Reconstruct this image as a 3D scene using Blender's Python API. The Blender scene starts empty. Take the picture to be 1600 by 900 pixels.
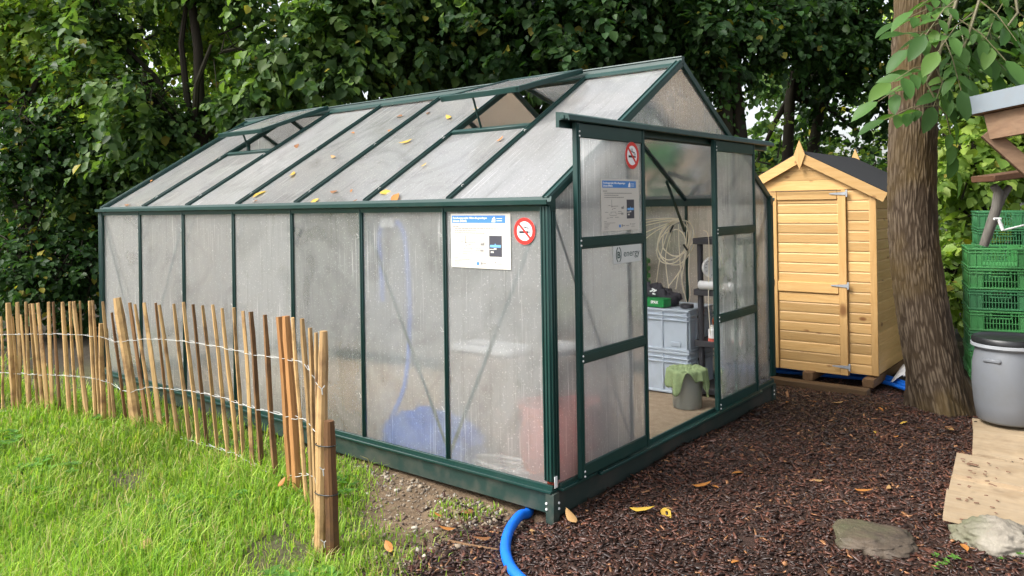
import bpy, math, random
import numpy as np
from mathutils import Vector, Matrix, noise as mnoise
R_ = math.radians
rnd = random.Random(7)
rng = np.random.default_rng(11)
scn = bpy.context.scene
col = scn.collection

# ------------------------------------------------------------------ camera, world, sun, exposure
CAM = np.array([2.032, -2.761, 1.2458])
YAW, PIT, ROL, FPX, CYP = 2.2501, .0043, -.0163, 1231.54, 315.66      # solved from the greenhouse's corners
FW = np.array([math.cos(PIT)*math.cos(YAW), math.cos(PIT)*math.sin(YAW), math.sin(PIT)])
_rt = np.array([math.sin(YAW), -math.cos(YAW), 0.]); _up = np.cross(_rt, FW)
RT = math.cos(ROL)*_rt + math.sin(ROL)*_up
UP = -math.sin(ROL)*_rt + math.cos(ROL)*_up
cam_d = bpy.data.cameras.new('camera'); cam = bpy.data.objects.new('camera', cam_d); col.objects.link(cam)
cam_d.sensor_width = 36.; cam_d.lens = 36.*FPX/1600.; cam_d.shift_y = -(450-CYP)/1600.; cam_d.clip_end = 400; cam_d.clip_start = .05
cam.matrix_world = Matrix(((RT[0], UP[0], -FW[0], CAM[0]), (RT[1], UP[1], -FW[1], CAM[1]), (RT[2], UP[2], -FW[2], CAM[2]), (0, 0, 0, 1)))
scn.camera = cam

w = bpy.data.worlds.new('World'); scn.world = w; w.use_nodes = True
nt = w.node_tree; bg = nt.nodes['Background']
sky = nt.nodes.new('ShaderNodeTexSky'); sky.sky_type = 'NISHITA'; sky.sun_disc = False
sun_dir = Vector((-.40, -.62, .80)).normalized()                       # towards the sun, behind a bright overcast
sky.sun_elevation = math.asin(sun_dir.z); sky.sun_rotation = math.atan2(sun_dir.x, sun_dir.y)
sky.air_density = 1.; sky.dust_density = 4.; sky.ozone_density = 1.
hs = nt.nodes.new('ShaderNodeHueSaturation'); hs.inputs['Saturation'].default_value = .34
nt.links.new(sky.outputs[0], hs.inputs['Color']); nt.links.new(hs.outputs[0], bg.inputs[0]); bg.inputs[1].default_value = .15
sl = bpy.data.lights.new('sun', 'SUN'); sl.energy = 1.5; sl.angle = R_(22); sl.color = (1., .98, .94)
so = bpy.data.objects.new('sun', sl); col.objects.link(so); so.rotation_euler = sun_dir.to_track_quat('Z', 'Y').to_euler()
so.location = (-6, -8, 12)
scn.view_settings.view_transform = 'Standard'; scn.view_settings.look = 'None'; scn.view_settings.gamma = 1.
scn.view_settings.exposure = 1.35
scn.render.engine = 'CYCLES'
cy = scn.cycles; cy.max_bounces = 12; cy.diffuse_bounces = 4; cy.glossy_bounces = 3; cy.transmission_bounces = 10; cy.transparent_max_bounces = 8
cy.use_denoising = True; cy.sample_clamp_indirect = 6.

# ------------------------------------------------------------------ pixel helpers (photo pixel -> direction; distance from what it touches)
def ray(x, y): return FW + (x-800)/FPX*RT - (y-CYP)/FPX*UP
def atz(x, y, z): d = ray(x, y); return CAM + (z-CAM[2])/d[2]*d
def aty(x, y, Y): d = ray(x, y); return CAM + (Y-CAM[1])/d[1]*d
def atx(x, y, X): d = ray(x, y); return CAM + (X-CAM[0])/d[0]*d
def atd(x, y, t): return CAM + t*ray(x, y)
def depth(P): return float((np.array(P)-CAM) @ FW)
def V(*a): return np.array(a, float)
def nrm(v): v = np.array(v, float); return v/(np.linalg.norm(v)+1e-12)
def lerp(a, b, t): return a+(b-a)*t
def interp(x, xs, ys): return float(np.interp(x, xs, ys))

# ------------------------------------------------------------------ object helpers
ROOT_LOC = {}
def tag(o, label=None, cat=None, group=None, kind=None):
    if label: o['label'] = label
    if cat: o['category'] = cat
    if group: o['group'] = group
    if kind: o['kind'] = kind
    return o
def thing(name, label, cat, loc, group=None, world=True, rotz=0.):
    o = bpy.data.objects.new(name, None); col.objects.link(o); o.location = loc; o.rotation_euler = (0, 0, rotz); o.empty_display_size = .1
    if world: ROOT_LOC[o.name] = V(*loc)
    return tag(o, label, cat, group)
def root_of(o):
    while o.parent: o = o.parent
    return o
def link(name, me, mat, parent=None, loc=None):
    o = bpy.data.objects.new(name, me); col.objects.link(o)
    if mat is not None and not me.materials: me.materials.append(mat)
    if parent is not None: o.parent = parent
    if loc is not None: o.location = loc
    return o
def copy_tree(o, parent=None):
    c = o.copy(); col.objects.link(c); c.parent = parent
    for ch in [x for x in o.children]: copy_tree(ch, c)
    return c

_T = {}
def cbox_template():
    if 'f' in _T: return _T['s'], _T['f']
    S = [(i, j, k) for i in (-1, 1) for j in (-1, 1) for k in (-1, 1)]
    idx = lambda c, ax: S.index(tuple(c))*3+ax
    pos = lambda n: V(*[S[n//3][a]*(1. if a == n % 3 else .8) for a in range(3)])
    F = []
    for ax in range(3):
        u, v = [a for a in range(3) if a != ax]
        for s in (-1, 1):
            q = []
            for a, b in ((-1, -1), (1, -1), (1, 1), (-1, 1)):
                c = [0, 0, 0]; c[ax] = s; c[u] = a; c[v] = b; q.append(idx(c, ax))
            F.append(q)
        for a in (-1, 1):
            for b in (-1, 1):
                c0 = [0, 0, 0]; c0[u] = a; c0[v] = b; c1 = list(c0); c0[ax] = -1; c1[ax] = 1
                F.append([idx(c0, u), idx(c1, u), idx(c1, v), idx(c0, v)])
    for c in S: F.append([idx(c, 0), idx(c, 1), idx(c, 2)])
    out = []
    for f in F:
        p = [pos(n) for n in f]; n = np.cross(p[1]-p[0], p[2]-p[0])
        out.append(f if n @ sum(p) > 0 else f[::-1])
    _T['s'] = S; _T['f'] = out
    return S, out

class B:
    def __init__(s): s.v = []; s.f = []
    def add(s, vs, fs):
        n = len(s.v); s.v.extend([np.array(v, float) for v in vs]); s.f.extend([tuple(i+n for i in f) for f in fs]); return s
    def cbox(s, c, size, ch=.003, M=None):
        S, F = cbox_template(); h = V(*size)/2; ch = min(ch, .45*min(size)); vs = []
        for sg in S:
            for ax in range(3):
                p = V(*[sg[a]*(h[a] if a == ax else h[a]-ch) for a in range(3)])
                vs.append((M @ p if M is not None else p) + V(*c))
        return s.add(vs, F)
    def beam(s, p0, p1, wd, ht, up=(0, 0, 1), ch=.003):
        p0, p1 = V(*p0), V(*p1); d = p1-p0; L = np.linalg.norm(d); d = d/L
        u = V(*up); sd = np.cross(u, d)
        if np.linalg.norm(sd) < 1e-6: sd = np.cross(V(1, 0, 0), d)
        sd = nrm(sd); u = np.cross(d, sd)
        return s.cbox((p0+p1)/2, (L, wd, ht), ch, np.array([d, sd, u]).T)
    def poly(s, pts, off):
        pts = [V(*p) for p in pts]; off = V(*off); n = len(pts)
        nn = np.cross(pts[1]-pts[0], pts[2]-pts[0])
        if nn @ off > 0: pts = pts[::-1]
        vs = pts + [p+off for p in pts]
        fs = [tuple(range(n)), tuple(range(2*n-1, n-1, -1))] + [((i+1) % n, i, i+n, (i+1) % n+n) for i in range(n)]
        return s.add(vs, fs)
    def tube(s, pts, r, n=8, caps=True, flat=None):
        pts = [V(*p) for p in pts]; m = len(pts); rr = r if hasattr(r, '__len__') else [r]*m
        ref = None; vs = []
        for i in range(m):
            t = nrm(pts[min(i+1, m-1)]-pts[max(i-1, 0)])
            if ref is None: ref = V(0, 0, 1) if abs(t[2]) < .9 else V(1, 0, 0)
            ref = nrm(ref-t*(ref @ t)); b = np.cross(t, ref)
            for k in range(n):
                a = 2*math.pi*k/n; rad = rr[i]*(flat[k] if flat is not None else 1)
                vs.append(pts[i]+rad*(math.cos(a)*ref+math.sin(a)*b))
        fs = [(i*n+k, i*n+(k+1) % n, (i+1)*n+(k+1) % n, (i+1)*n+k) for i in range(m-1) for k in range(n)]
        if caps: fs += [tuple(range(n-1, -1, -1)), tuple((m-1)*n+k for k in range(n))]
        return s.add(vs, fs)
    def lathe(s, prof, c=(0, 0, 0), n=32, closed=False):
        m = len(prof); c = V(*c)
        vs = [c+V(r*math.cos(2*math.pi*k/n), r*math.sin(2*math.pi*k/n), z) for r, z in prof for k in range(n)]
        fs = [(i*n+k, i*n+(k+1) % n, (i+1)*n+(k+1) % n, (i+1)*n+k) for i in range(m-1) for k in range(n)]
        return s.add(vs, fs)
    def grid(s, fn, nu, nv):
        vs = [fn(i/nu, j/nv) for j in range(nv+1) for i in range(nu+1)]
        fs = [(j*(nu+1)+i, j*(nu+1)+i+1, (j+1)*(nu+1)+i+1, (j+1)*(nu+1)+i) for j in range(nv) for i in range(nu)]
        return s.add(vs, fs)
    def mesh(s, name='m', shift=None, angle=38):
        me = bpy.data.meshes.new(name); a = np.array(s.v)
        if shift is not None: a = a-shift
        me.from_pydata(a.tolist(), [], s.f); me.update()
        me.polygons.foreach_set('use_smooth', [True]*len(me.polygons)); me.set_sharp_from_angle(angle=R_(angle))
        return me
    def obj(s, name, mat, parent, angle=38):
        return link(name, s.mesh(name, ROOT_LOC.get(root_of(parent).name), angle), mat, parent)
    def top(s, name, mat, label=None, cat=None, group=None, kind=None, loc=None, angle=38):
        if loc is None:
            a = np.array(s.v); loc = V((a[:, 0].min()+a[:, 0].max())/2, (a[:, 1].min()+a[:, 1].max())/2, a[:, 2].min())
        o = link(name, s.mesh(name, loc, angle), mat, None, loc)
        return tag(o, label, cat, group, kind)

def np_mesh(name, verts, quads, tint=None, smooth=False):
    me = bpy.data.meshes.new(name); n = len(verts); m = len(quads); k = quads.shape[1]
    me.vertices.add(n); me.vertices.foreach_set('co', verts.astype(np.float32).ravel())
    me.loops.add(m*k); me.loops.foreach_set('vertex_index', quads.astype(np.int32).ravel())
    me.polygons.add(m); me.polygons.foreach_set('loop_start', np.arange(0, m*k, k, dtype=np.int32))
    me.update(calc_edges=True)
    if smooth: me.polygons.foreach_set('use_smooth', np.ones(m, bool))
    if tint is not None:
        at = me.color_attributes.new('tint', 'FLOAT_COLOR', 'POINT')
        c = np.ones((n, 4), np.float32); c[:, :3] = tint; at.data.foreach_set('color', c.ravel())
    return me
def norm_rows(a): return a/(np.linalg.norm(a, axis=1, keepdims=True)+1e-9)
def leaf_arrays(P, D, N, L, Wd, fold=.18, droop=.12, shape=((.32, .5), (.68, .42))):
    D = norm_rows(D); N = norm_rows(N-D*np.sum(N*D, 1, keepdims=True)); S = np.cross(N, D)
    L = L[:, None]; Wd = Wd[:, None]
    (a, wa), (b, wb) = shape
    v = np.stack([P, P+D*L*a+S*Wd*wa+N*Wd*fold, P+D*L*b+S*Wd*wb+N*(Wd*fold-L*droop*.4), P+D*L-N*L*droop,
                  P+D*L*b-S*Wd*wb+N*(Wd*fold-L*droop*.4), P+D*L*a-S*Wd*wa+N*Wd*fold], 1)
    n = len(P); i = np.arange(n)[:, None]*6
    q = np.concatenate([i+np.array([[0, 3, 2, 1]]), i+np.array([[0, 5, 4, 3]])], 0)
    return v.reshape(-1, 3), q

# ------------------------------------------------------------------ materials
class N:
    def __init__(s, name):
        s.m = bpy.data.materials.new(name); s.m.use_nodes = True; s.t = s.m.node_tree; s.t.nodes.clear()
        s.out = s.n('ShaderNodeOutputMaterial')
    def n(s, ty, **kw):
        o = s.t.nodes.new(ty)
        for k, v in kw.items(): setattr(o, k, v)
        return o
    def l(s, a, b): s.t.links.new(a, b)
    def val(s, sock, v):
        if hasattr(v, 'is_output') or isinstance(v, bpy.types.NodeSocket): s.l(v, sock)
        else: sock.default_value = v
    def coord(s, rand=True, scale=(1, 1, 1), kind='Object'):
        c = s.n('ShaderNodeTexCoord'); v = c.outputs[kind]
        if rand:
            oi = s.n('ShaderNodeObjectInfo'); m = s.math('MULTIPLY', oi.outputs['Random'], 37.); a = s.n('ShaderNodeVectorMath', operation='ADD')
            s.l(v, a.inputs[0]); s.l(m, a.inputs[1]); v = a.outputs[0]
        mp = s.n('ShaderNodeMapping'); mp.inputs['Scale'].default_value = scale; s.l(v, mp.inputs[0])
        return mp.outputs[0]
    def math(s, op, a, b=0., c=0., clamp=False):
        m = s.n('ShaderNodeMath', operation=op); m.use_clamp = clamp
        for i, v in enumerate((a, b, c)): s.val(m.inputs[i], v)
        return m.outputs[0]
    def noise(s, vec, scale, detail=4, rough=.55, dist=0.):
        x = s.n('ShaderNodeTexNoise'); s.l(vec, x.inputs['Vector']); x.inputs['Scale'].default_value = scale
        x.inputs['Detail'].default_value = detail; x.inputs['Roughness'].default_value = rough; x.inputs['Distortion'].default_value = dist
        return x.outputs['Fac']
    def ramp(s, fac, stops):
        r = s.n('ShaderNodeValToRGB'); s.l(fac, r.inputs[0]); e = r.color_ramp.elements
        while len(e) < len(stops): e.new(.5)
        for x, (p, c) in zip(e, stops): x.position = p; x.color = (*c, 1) if hasattr(c, '__len__') else (c, c, c, 1)
        return r.outputs[0]
    def mix(s, fac, a, b, blend='MIX'):
        m = s.n('ShaderNodeMix', data_type='RGBA', blend_type=blend); s.val(m.inputs[0], fac)
        for sock, v in ((m.inputs[6], a), (m.inputs[7], b)):
            s.val(sock, (*v, 1) if isinstance(v, tuple) and len(v) == 3 else v)
        return m.outputs[2]
    def bump(s, h, strength=.3, dist=.01):
        b = s.n('ShaderNodeBump'); b.inputs['Strength'].default_value = strength; b.inputs['Distance'].default_value = dist; s.l(h, b.inputs['Height'])
        return b.outputs[0]
    def pbr(s, color, rough=.5, metal=0., normal=None, spec=.5, finish=True, **kw):
        p = s.n('ShaderNodeBsdfPrincipled'); s.val(p.inputs['Base Color'], (*color, 1) if isinstance(color, tuple) and len(color) == 3 else color)
        s.val(p.inputs['Roughness'], rough); s.val(p.inputs['Metallic'], metal); p.inputs['Specular IOR Level'].default_value = spec
        if normal is not None: s.l(normal, p.inputs['Normal'])
        for k, v in kw.items(): s.val(p.inputs[k], v)
        if finish: s.l(p.outputs[0], s.out.inputs[0])
        return p.outputs[0]
    def mixs(s, fac, a, b):
        m = s.n('ShaderNodeMixShader'); s.val(m.inputs[0], fac); s.l(a, m.inputs[1]); s.l(b, m.inputs[2]); return m.outputs[0]
def mul(c, k): return tuple(x*k for x in c)

def m_paint(name, c, rough=.4, dirt=.35, dirtc=(.09, .085, .07), metal=0., sc=9.):
    k = N(name); v = k.coord(); n = k.noise(v, sc, 5, .6); n2 = k.noise(v, sc*9, 3)
    f = k.math('MULTIPLY', k.ramp(n, [(.45, 0.), (.75, 1.)]), dirt)
    k.pbr(k.mix(f, c, dirtc), k.math('ADD', k.math('MULTIPLY', n, .3), rough-.12), metal, k.bump(n2, .08, .002)); return k.m
def m_plain(name, c, rough=.5, spec=.5, vary=.12, sc=14., **kw):
    k = N(name); v = k.coord(); n = k.noise(v, sc, 4)
    k.pbr(k.mix(n, mul(c, 1-vary), mul(c, 1+vary)), rough, 0., None, spec, **kw); return k.m
def m_wood(name, c1, c2, axis, knots=0., gs=1., rough=.6, vary=.25, stain=None, weather=0.):
    k = N(name); sc = [14*gs]*3; sc[axis] = 1.1*gs
    v = k.coord(True, tuple(sc)); g = k.noise(v, 3.2, 6, .6, 1.2); fine = k.noise(v, 14., 3, .6)
    colr = k.mix(k.ramp(g, [(.32, 0.), (.68, 1.)]), c1, c2)
    oi = k.n('ShaderNodeObjectInfo'); colr = k.mix(1., colr, k.ramp(oi.outputs['Random'], [(0., 1-vary), (1., 1+vary*.6)]), 'MULTIPLY')
    colr = k.mix(k.math('MULTIPLY', fine, .35), colr, mul(c1, .45))
    if knots:
        s2 = [8.]*3; s2[axis] = 4.4
        vv = k.coord(True, tuple(s2)); vo = k.n('ShaderNodeTexVoronoi'); k.l(vv, vo.inputs['Vector']); vo.inputs['Scale'].default_value = knots; vo.inputs['Randomness'].default_value = 1.
        kn = k.ramp(vo.outputs['Distance'], [(.0, 1.), (.09, .8), (.16, 0.)])
        sel = k.ramp(k.noise(vv, .55, 1), [(.38, 0.), (.44, 1.)])
        colr = k.mix(k.math('MULTIPLY', kn, sel), colr, (.17, .065, .02))
    if stain is not None:
        v3 = k.coord(True); d = k.ramp(k.noise(v3, 5., 5, .65), [(.5, 0.), (.72, 1.)]); colr = k.mix(d, colr, stain)
    if weather:
        v4 = k.coord(True); colr = k.mix(k.math('MULTIPLY', k.noise(v4, 22., 4), weather), colr, (.13, .11, .09))
    k.pbr(colr, rough, 0., k.bump(g, .25, .004), .3); return k.m

def m_leaf(name, trans=.45, rough=.5, spec=.3):
    k = N(name); a = k.n('ShaderNodeAttribute', attribute_name='tint'); c = a.outputs['Color']
    d = k.pbr(c, rough, 0., None, spec, finish=False)
    t = k.n('ShaderNodeBsdfTranslucent'); tc = k.mix(1., c, (1.25, 1.35, .55), 'MULTIPLY'); k.l(tc, t.inputs[0])
    k.l(k.mixs(trans, d, t.outputs[0]), k.out.inputs[0]); return k.m

def m_pane(name, axis, streak, diff=.42, tintc=(.74, .75, .73), rough=.2, soil=.5, refl=.5):
    """weathered twin-wall polycarbonate: rough see-through sheet with flutes, dust, dried drips and algae near the bottom"""
    k = N(name); c = k.n('ShaderNodeTexCoord'); o = c.outputs['Object']
    sx = k.n('ShaderNodeSeparateXYZ'); k.l(o, sx.inputs[0]); u = sx.outputs[axis]; z = sx.outputs[2]
    flute = k.math('ADD', k.math('MULTIPLY', k.math('SINE', k.math('MULTIPLY', u, 2*math.pi/.0085)), .5), .5)
    mp = k.n('ShaderNodeMapping'); sc = [2.2, 2.2, 2.2]; sc[axis] = 34.; sc[streak] = 1.1; mp.inputs['Scale'].default_value = sc; k.l(o, mp.inputs[0])
    st = k.noise(mp.outputs[0], 1., 5, .7)                                # runs of water and dust down the sheet
    cloud = k.noise(o, 3.1, 6, .62, .4); speck = k.noise(o, 120., 2, .7)
    mp2 = k.n('ShaderNodeMapping'); sc2 = [4., 4., 4.]; sc2[axis] = 130.; sc2[streak] = 2.2; mp2.inputs['Scale'].default_value = sc2; k.l(o, mp2.inputs[0])
    fine = k.noise(mp2.outputs[0], 1., 3, .6); patch = k.ramp(k.noise(o, 2.3, 2), [(.42, 0.), (.62, 1.)])
    drip = k.math('MULTIPLY', k.ramp(fine, [(.60, 0.), (.68, 1.)]), patch)
    specks = k.ramp(speck, [(.63, 0.), (.68, 1.)])
    dirt = k.ramp(cloud, [(.38, 0.), (.70, 1.)])
    body = k.mix(dirt, tintc, (.74, .755, .75)); body = k.mix(k.math('MULTIPLY', k.ramp(st, [(.3, 1.), (.46, 0.)]), .4), body, (.40, .40, .35))
    body = k.mix(k.math('MULTIPLY', k.ramp(k.noise(o, 9., 6, .7), [(.58, 0.), (.7, 1.)]), .3), body, (.42, .41, .34))
    body = k.mix(k.math('MULTIPLY', drip, .8), body, (.96, .96, .95))
    body = k.mix(k.math('MULTIPLY', specks, .6), body, (.9, .9, .88))
    low = k.math('MULTIPLY', k.ramp(k.math('ADD', z, k.math('MULTIPLY', cloud, .5)), [(.15, 1.), (.75, 0.)]), soil)   # splashed soil
    body = k.mix(low, body, (.40, .39, .33))
    b = k.bump(flute, .22, .0016); b2 = k.bump(cloud, .25, .01); k.l(b2, [x for x in k.t.nodes if x.outputs and x.outputs[0] == b][0].inputs['Normal'])
    tr = k.n('ShaderNodeBsdfTranslucent'); k.l(body, tr.inputs[0])
    di = k.n('ShaderNodeBsdfDiffuse'); k.l(body, di.inputs[0])
    haze = k.mixs(refl, tr.outputs[0], di.outputs[0])
    rf = k.n('ShaderNodeBsdfRefraction'); rf.inputs['IOR'].default_value = 1.25; rf.inputs['Roughness'].default_value = rough; k.l(b, rf.inputs['Normal'])
    k.l(k.mix(.6, body, (.99, .99, .98)), rf.inputs[0])
    cover = k.math('ADD', diff, k.math('ADD', k.math('MULTIPLY', drip, .4), k.math('ADD', k.math('MULTIPLY', dirt, .14), k.math('MULTIPLY', specks, .35))), clamp=True)
    oi = k.n('ShaderNodeObjectInfo'); wip = k.ramp(k.noise(o, 1.7, 3, .5, 2.2), [(.48, 0.), (.66, 1.)])           # wiped and rain-washed patches
    cover = k.math('ADD', k.math('SUBTRACT', cover, k.math('MULTIPLY', wip, .12)), k.math('MULTIPLY', k.math('SUBTRACT', oi.outputs['Random'], .5), .22), clamp=True)
    base = k.mixs(cover, rf.outputs[0], haze)
    gl = k.n('ShaderNodeBsdfGlossy'); gl.inputs['Roughness'].default_value = .16; gl.inputs[0].default_value = (.9, .9, .9, 1); k.l(b2, gl.inputs['Normal'])
    fr = k.n('ShaderNodeFresnel'); fr.inputs[0].default_value = 1.45
    k.l(k.mixs(k.math('MULTIPLY', fr.outputs[0], .85), base, gl.outputs[0]), k.out.inputs[0]); return k.m

M = {}
M['green'] = m_paint('green_powder_coat', (.002, .034, .028), .42, .08)
M['green_in'] = m_paint('dark_green_metal', (.006, .045, .036), .5, .25)
M['skirt'] = m_paint('dirty_green_steel', (.010, .034, .028), .55, .85, (.10, .09, .07), sc=6)
M['skirt_front'] = m_paint('muddy_steel', (.014, .026, .021), .65, 1., (.055, .046, .036), sc=5)
M['clip'] = m_plain('spring_wire', (.62, .62, .6), .35)
M['screw'] = m_plain('screw_head', (.7, .7, .68), .3)
M['pane_side'] = m_pane('fluted_panel_side', 0, 2, .42, (.96, .97, .965), .12, refl=.34)
M['pane_gable'] = m_pane('fluted_panel_gable', 1, 2, .36, (.96, .965, .96), .12, refl=.36)
M['pane_roof'] = m_pane('fluted_panel_roof', 0, 1, .5, (.95, .96, .97), soil=0., refl=.36)
k = N('clear_sheet_face'); k_t = k.n('ShaderNodeBsdfTransparent'); k_t.inputs[0].default_value = (.995, .995, .995, 1); k.l(k_t.outputs[0], k.out.inputs[0]); M['pane_clear'] = k.m
M['pale'] = m_wood('split_chestnut', (.64, .42, .20), (.46, .27, .11), 2, 0, 1.4, .62, .38, (.11, .05, .025))
M['pale_orange'] = m_wood('split_chestnut_fresh', (.52, .26, .10), (.38, .17, .06), 2, 0, 1.4, .6, .15)
M['stake'] = m_wood('brown_stake', (.19, .09, .036), (.11, .05, .022), 2, 0, 1.2, .6, .15, (.06, .035, .02))
M['wire'] = m_plain('galvanised_wire', (.5, .5, .48), .35)
M['black_tie'] = m_plain('black_tie', (.015, .015, .015), .4)
M['shed_x'] = m_wood('pine_cladding', (.66, .42, .175), (.57, .33, .115), 0, 1.1, .8, .5, .26)
M['shed_y'] = m_wood('pine_cladding_side', (.64, .40, .165), (.55, .32, .11), 1, 1., .8, .5, .14)
M['shed_z'] = m_wood('pine_trim', (.64, .40, .165), (.54, .31, .11), 2, .5, .8, .5, .1)
M['felt'] = m_plain('roof_felt', (.022, .022, .024), .85, .3, .35, 60)
M['bearer'] = m_wood('brown_bearer', (.26, .15, .07), (.16, .085, .04), 1, 0, 1., .7, .2)
M['sleeper'] = m_wood('brown_sleeper', (.20, .12, .06), (.12, .07, .035), 0, 0, 1., .7, .2)
M['galv'] = m_plain('galvanised_steel', (.34, .36, .38), .38, vary=.2)
M['deck'] = m_wood('plywood_board', (.52, .40, .26), (.43, .31, .18), 0, 0, .5, .62, .22, (.30, .21, .12), .45)
M['white'] = m_plain('white_plastic', (.78, .78, .76), .4)
M['paper'] = m_plain('sign_paper', (.60, .57, .51), .45, vary=.05, sc=5)
M['blue_print'] = m_plain('blue_print', (.06, .22, .55), .45, vary=.05)
M['grey_print'] = m_plain('grey_print', (.24, .23, .21), .5)
M['dark_print'] = m_plain('dark_print', (.05, .05, .065), .45)
M['text_white'] = m_plain('white_print', (.85, .85, .85), .45)
M['flame'] = m_plain('flame_print', (.16, .42, .8), .45)
M['black'] = m_plain('black_print', (.012, .012, .012), .45)
M['red'] = m_plain('red_print', (.66, .022, .014), .4, vary=.05)
M['logo_green'] = m_plain('logo_green', (.01, .045, .04), .4)
M['logo_plate'] = m_plain('logo_plate', (.62, .64, .62), .35)
M['crate_grey'] = m_paint('grey_crate_plastic', (.42, .48, .55), .45, .15)
M['crate_green'] = m_paint('green_crate_plastic', (.055, .25, .07), .5, .35, (.05, .09, .04))
M['crate_teal'] = m_paint('bluish_green_crate_plastic', (.04, .19, .07), .5, .35, (.05, .10, .06))
M['rack'] = m_plain('dark_grey_plastic', (.035, .034, .04), .5)
M['bag'] = m_plain('dark_grey_cloth', (.045, .043, .05), .85, .2, .3, 40)
M['box_green'] = m_plain('green_card', (.01, .22, .05), .4)
M['cable'] = m_plain('cream_cable', (.74, .68, .54), .4)
M['cloth'] = m_plain('pale_green_cloth', (.25, .32, .16), .9, .1, .2, 60)
k = N('translucent_bucket'); k.pbr((.55, .56, .50), .35, **{'Transmission Weight': .7}); M['bucket'] = k.m
M['silver'] = m_plain('silver_can', (.62, .62, .62), .28)
M['orange'] = m_plain('orange_cable', (.75, .16, .02), .45)
M['hose'] = m_plain('blue_hose', (.004, .14, .66), .42, vary=.3)
M['blue_pipe'] = m_plain('blue_pipe', (.006, .11, .50), .35)
M['blue_tarp'] = m_plain('blue_tarpaulin', (.07, .20, .72), .45)
M['red_tub'] = m_plain('red_plastic', (.62, .13, .09), .4)
M['brown_board'] = m_plain('brown_board', (.16, .085, .05), .6); M['chest'] = m_plain('tan_board', (.32, .26, .21), .6)
M['barrel'] = m_paint('grey_barrel_plastic', (.16, .17, .185), .42, .4, (.13, .13, .12))
M['lid'] = m_plain('black_lid', (.012, .013, .014), .4, vary=.4)
M['zinc'] = m_paint('grey_sheet_metal', (.20, .235, .265), .4, .3, (.2, .2, .19), sc=14)
M['timber'] = m_wood('weathered_timber', (.30, .18, .10), (.20, .11, .06), 0, 0, .7, .7, .2, None, .4)
M['timber_dark'] = m_wood('brown_rafter', (.17, .085, .045), (.11, .055, .03), 1, 0, .7, .7, .2)
M['sheet'] = m_plain('white_sheeting', (.66, .67, .68), .45, vary=.1, sc=8)
M['branch_grey'] = m_wood('grey_branch', (.20, .185, .16), (.11, .10, .085), 2, 0, 1, .8, .1)
M['leaf'] = m_leaf('leaf'); M['grass'] = m_leaf('grass', .42, .6, .2); M['dead_leaf'] = m_leaf('dead_leaf', .15, .55, .3)
def m_stone(name, c1, c2, moss):
    k = N(name); v = k.coord(); a = k.noise(v, 7, 7, .65, .6); b = k.noise(v, 34, 5); d = k.noise(v, 3.2, 4)
    c = k.mix(k.ramp(a, [(.35, 0.), (.65, 1.)]), c1, c2); c = k.mix(k.math('MULTIPLY', k.ramp(d, [(.5, 0.), (.68, 1.)]), .7), c, moss)
    h = k.math('ADD', a, k.math('MULTIPLY', b, .5)); k.pbr(c, .68, 0., k.bump(h, .7, .02), .4); return k.m
M['stone_pale'] = m_stone('pale_quartz_stone', (.30, .27, .22), (.15, .13, .10), (.09, .10, .045))
M['stone_flat'] = m_stone('wet_flat_stone', (.10, .074, .050), (.05, .038, .028), (.09, .10, .045))
def m_bark(name, c1, c2, moss):
    k = N(name); v = k.coord(False, (9, 9, 2.2)); n = k.noise(v, 2.4, 6, .62, .8)
    a = k.n('ShaderNodeAttribute', attribute_name='ridge')
    c = k.mix(k.ramp(a.outputs['Fac'], [(.2, 0.), (.75, 1.)]), c1, c2)
    c = k.mix(k.math('MULTIPLY', n, .5), c, mul(c1, .8))
    v2 = k.coord(False); g = k.ramp(k.noise(v2, 2.1, 4), [(.45, 0.), (.62, 1.)]); c = k.mix(k.math('MULTIPLY', g, .6), c, moss)
    k.pbr(c, .85, 0., k.bump(n, .5, .012), .2); return k.m
M['bark_walnut'] = m_bark('walnut_bark', (.046, .031, .019), (.155, .118, .082), (.10, .066, .022))
M['bark'] = m_bark('dark_bark', (.030, .024, .018), (.055, .045, .036), (.035, .036, .018))

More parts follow.
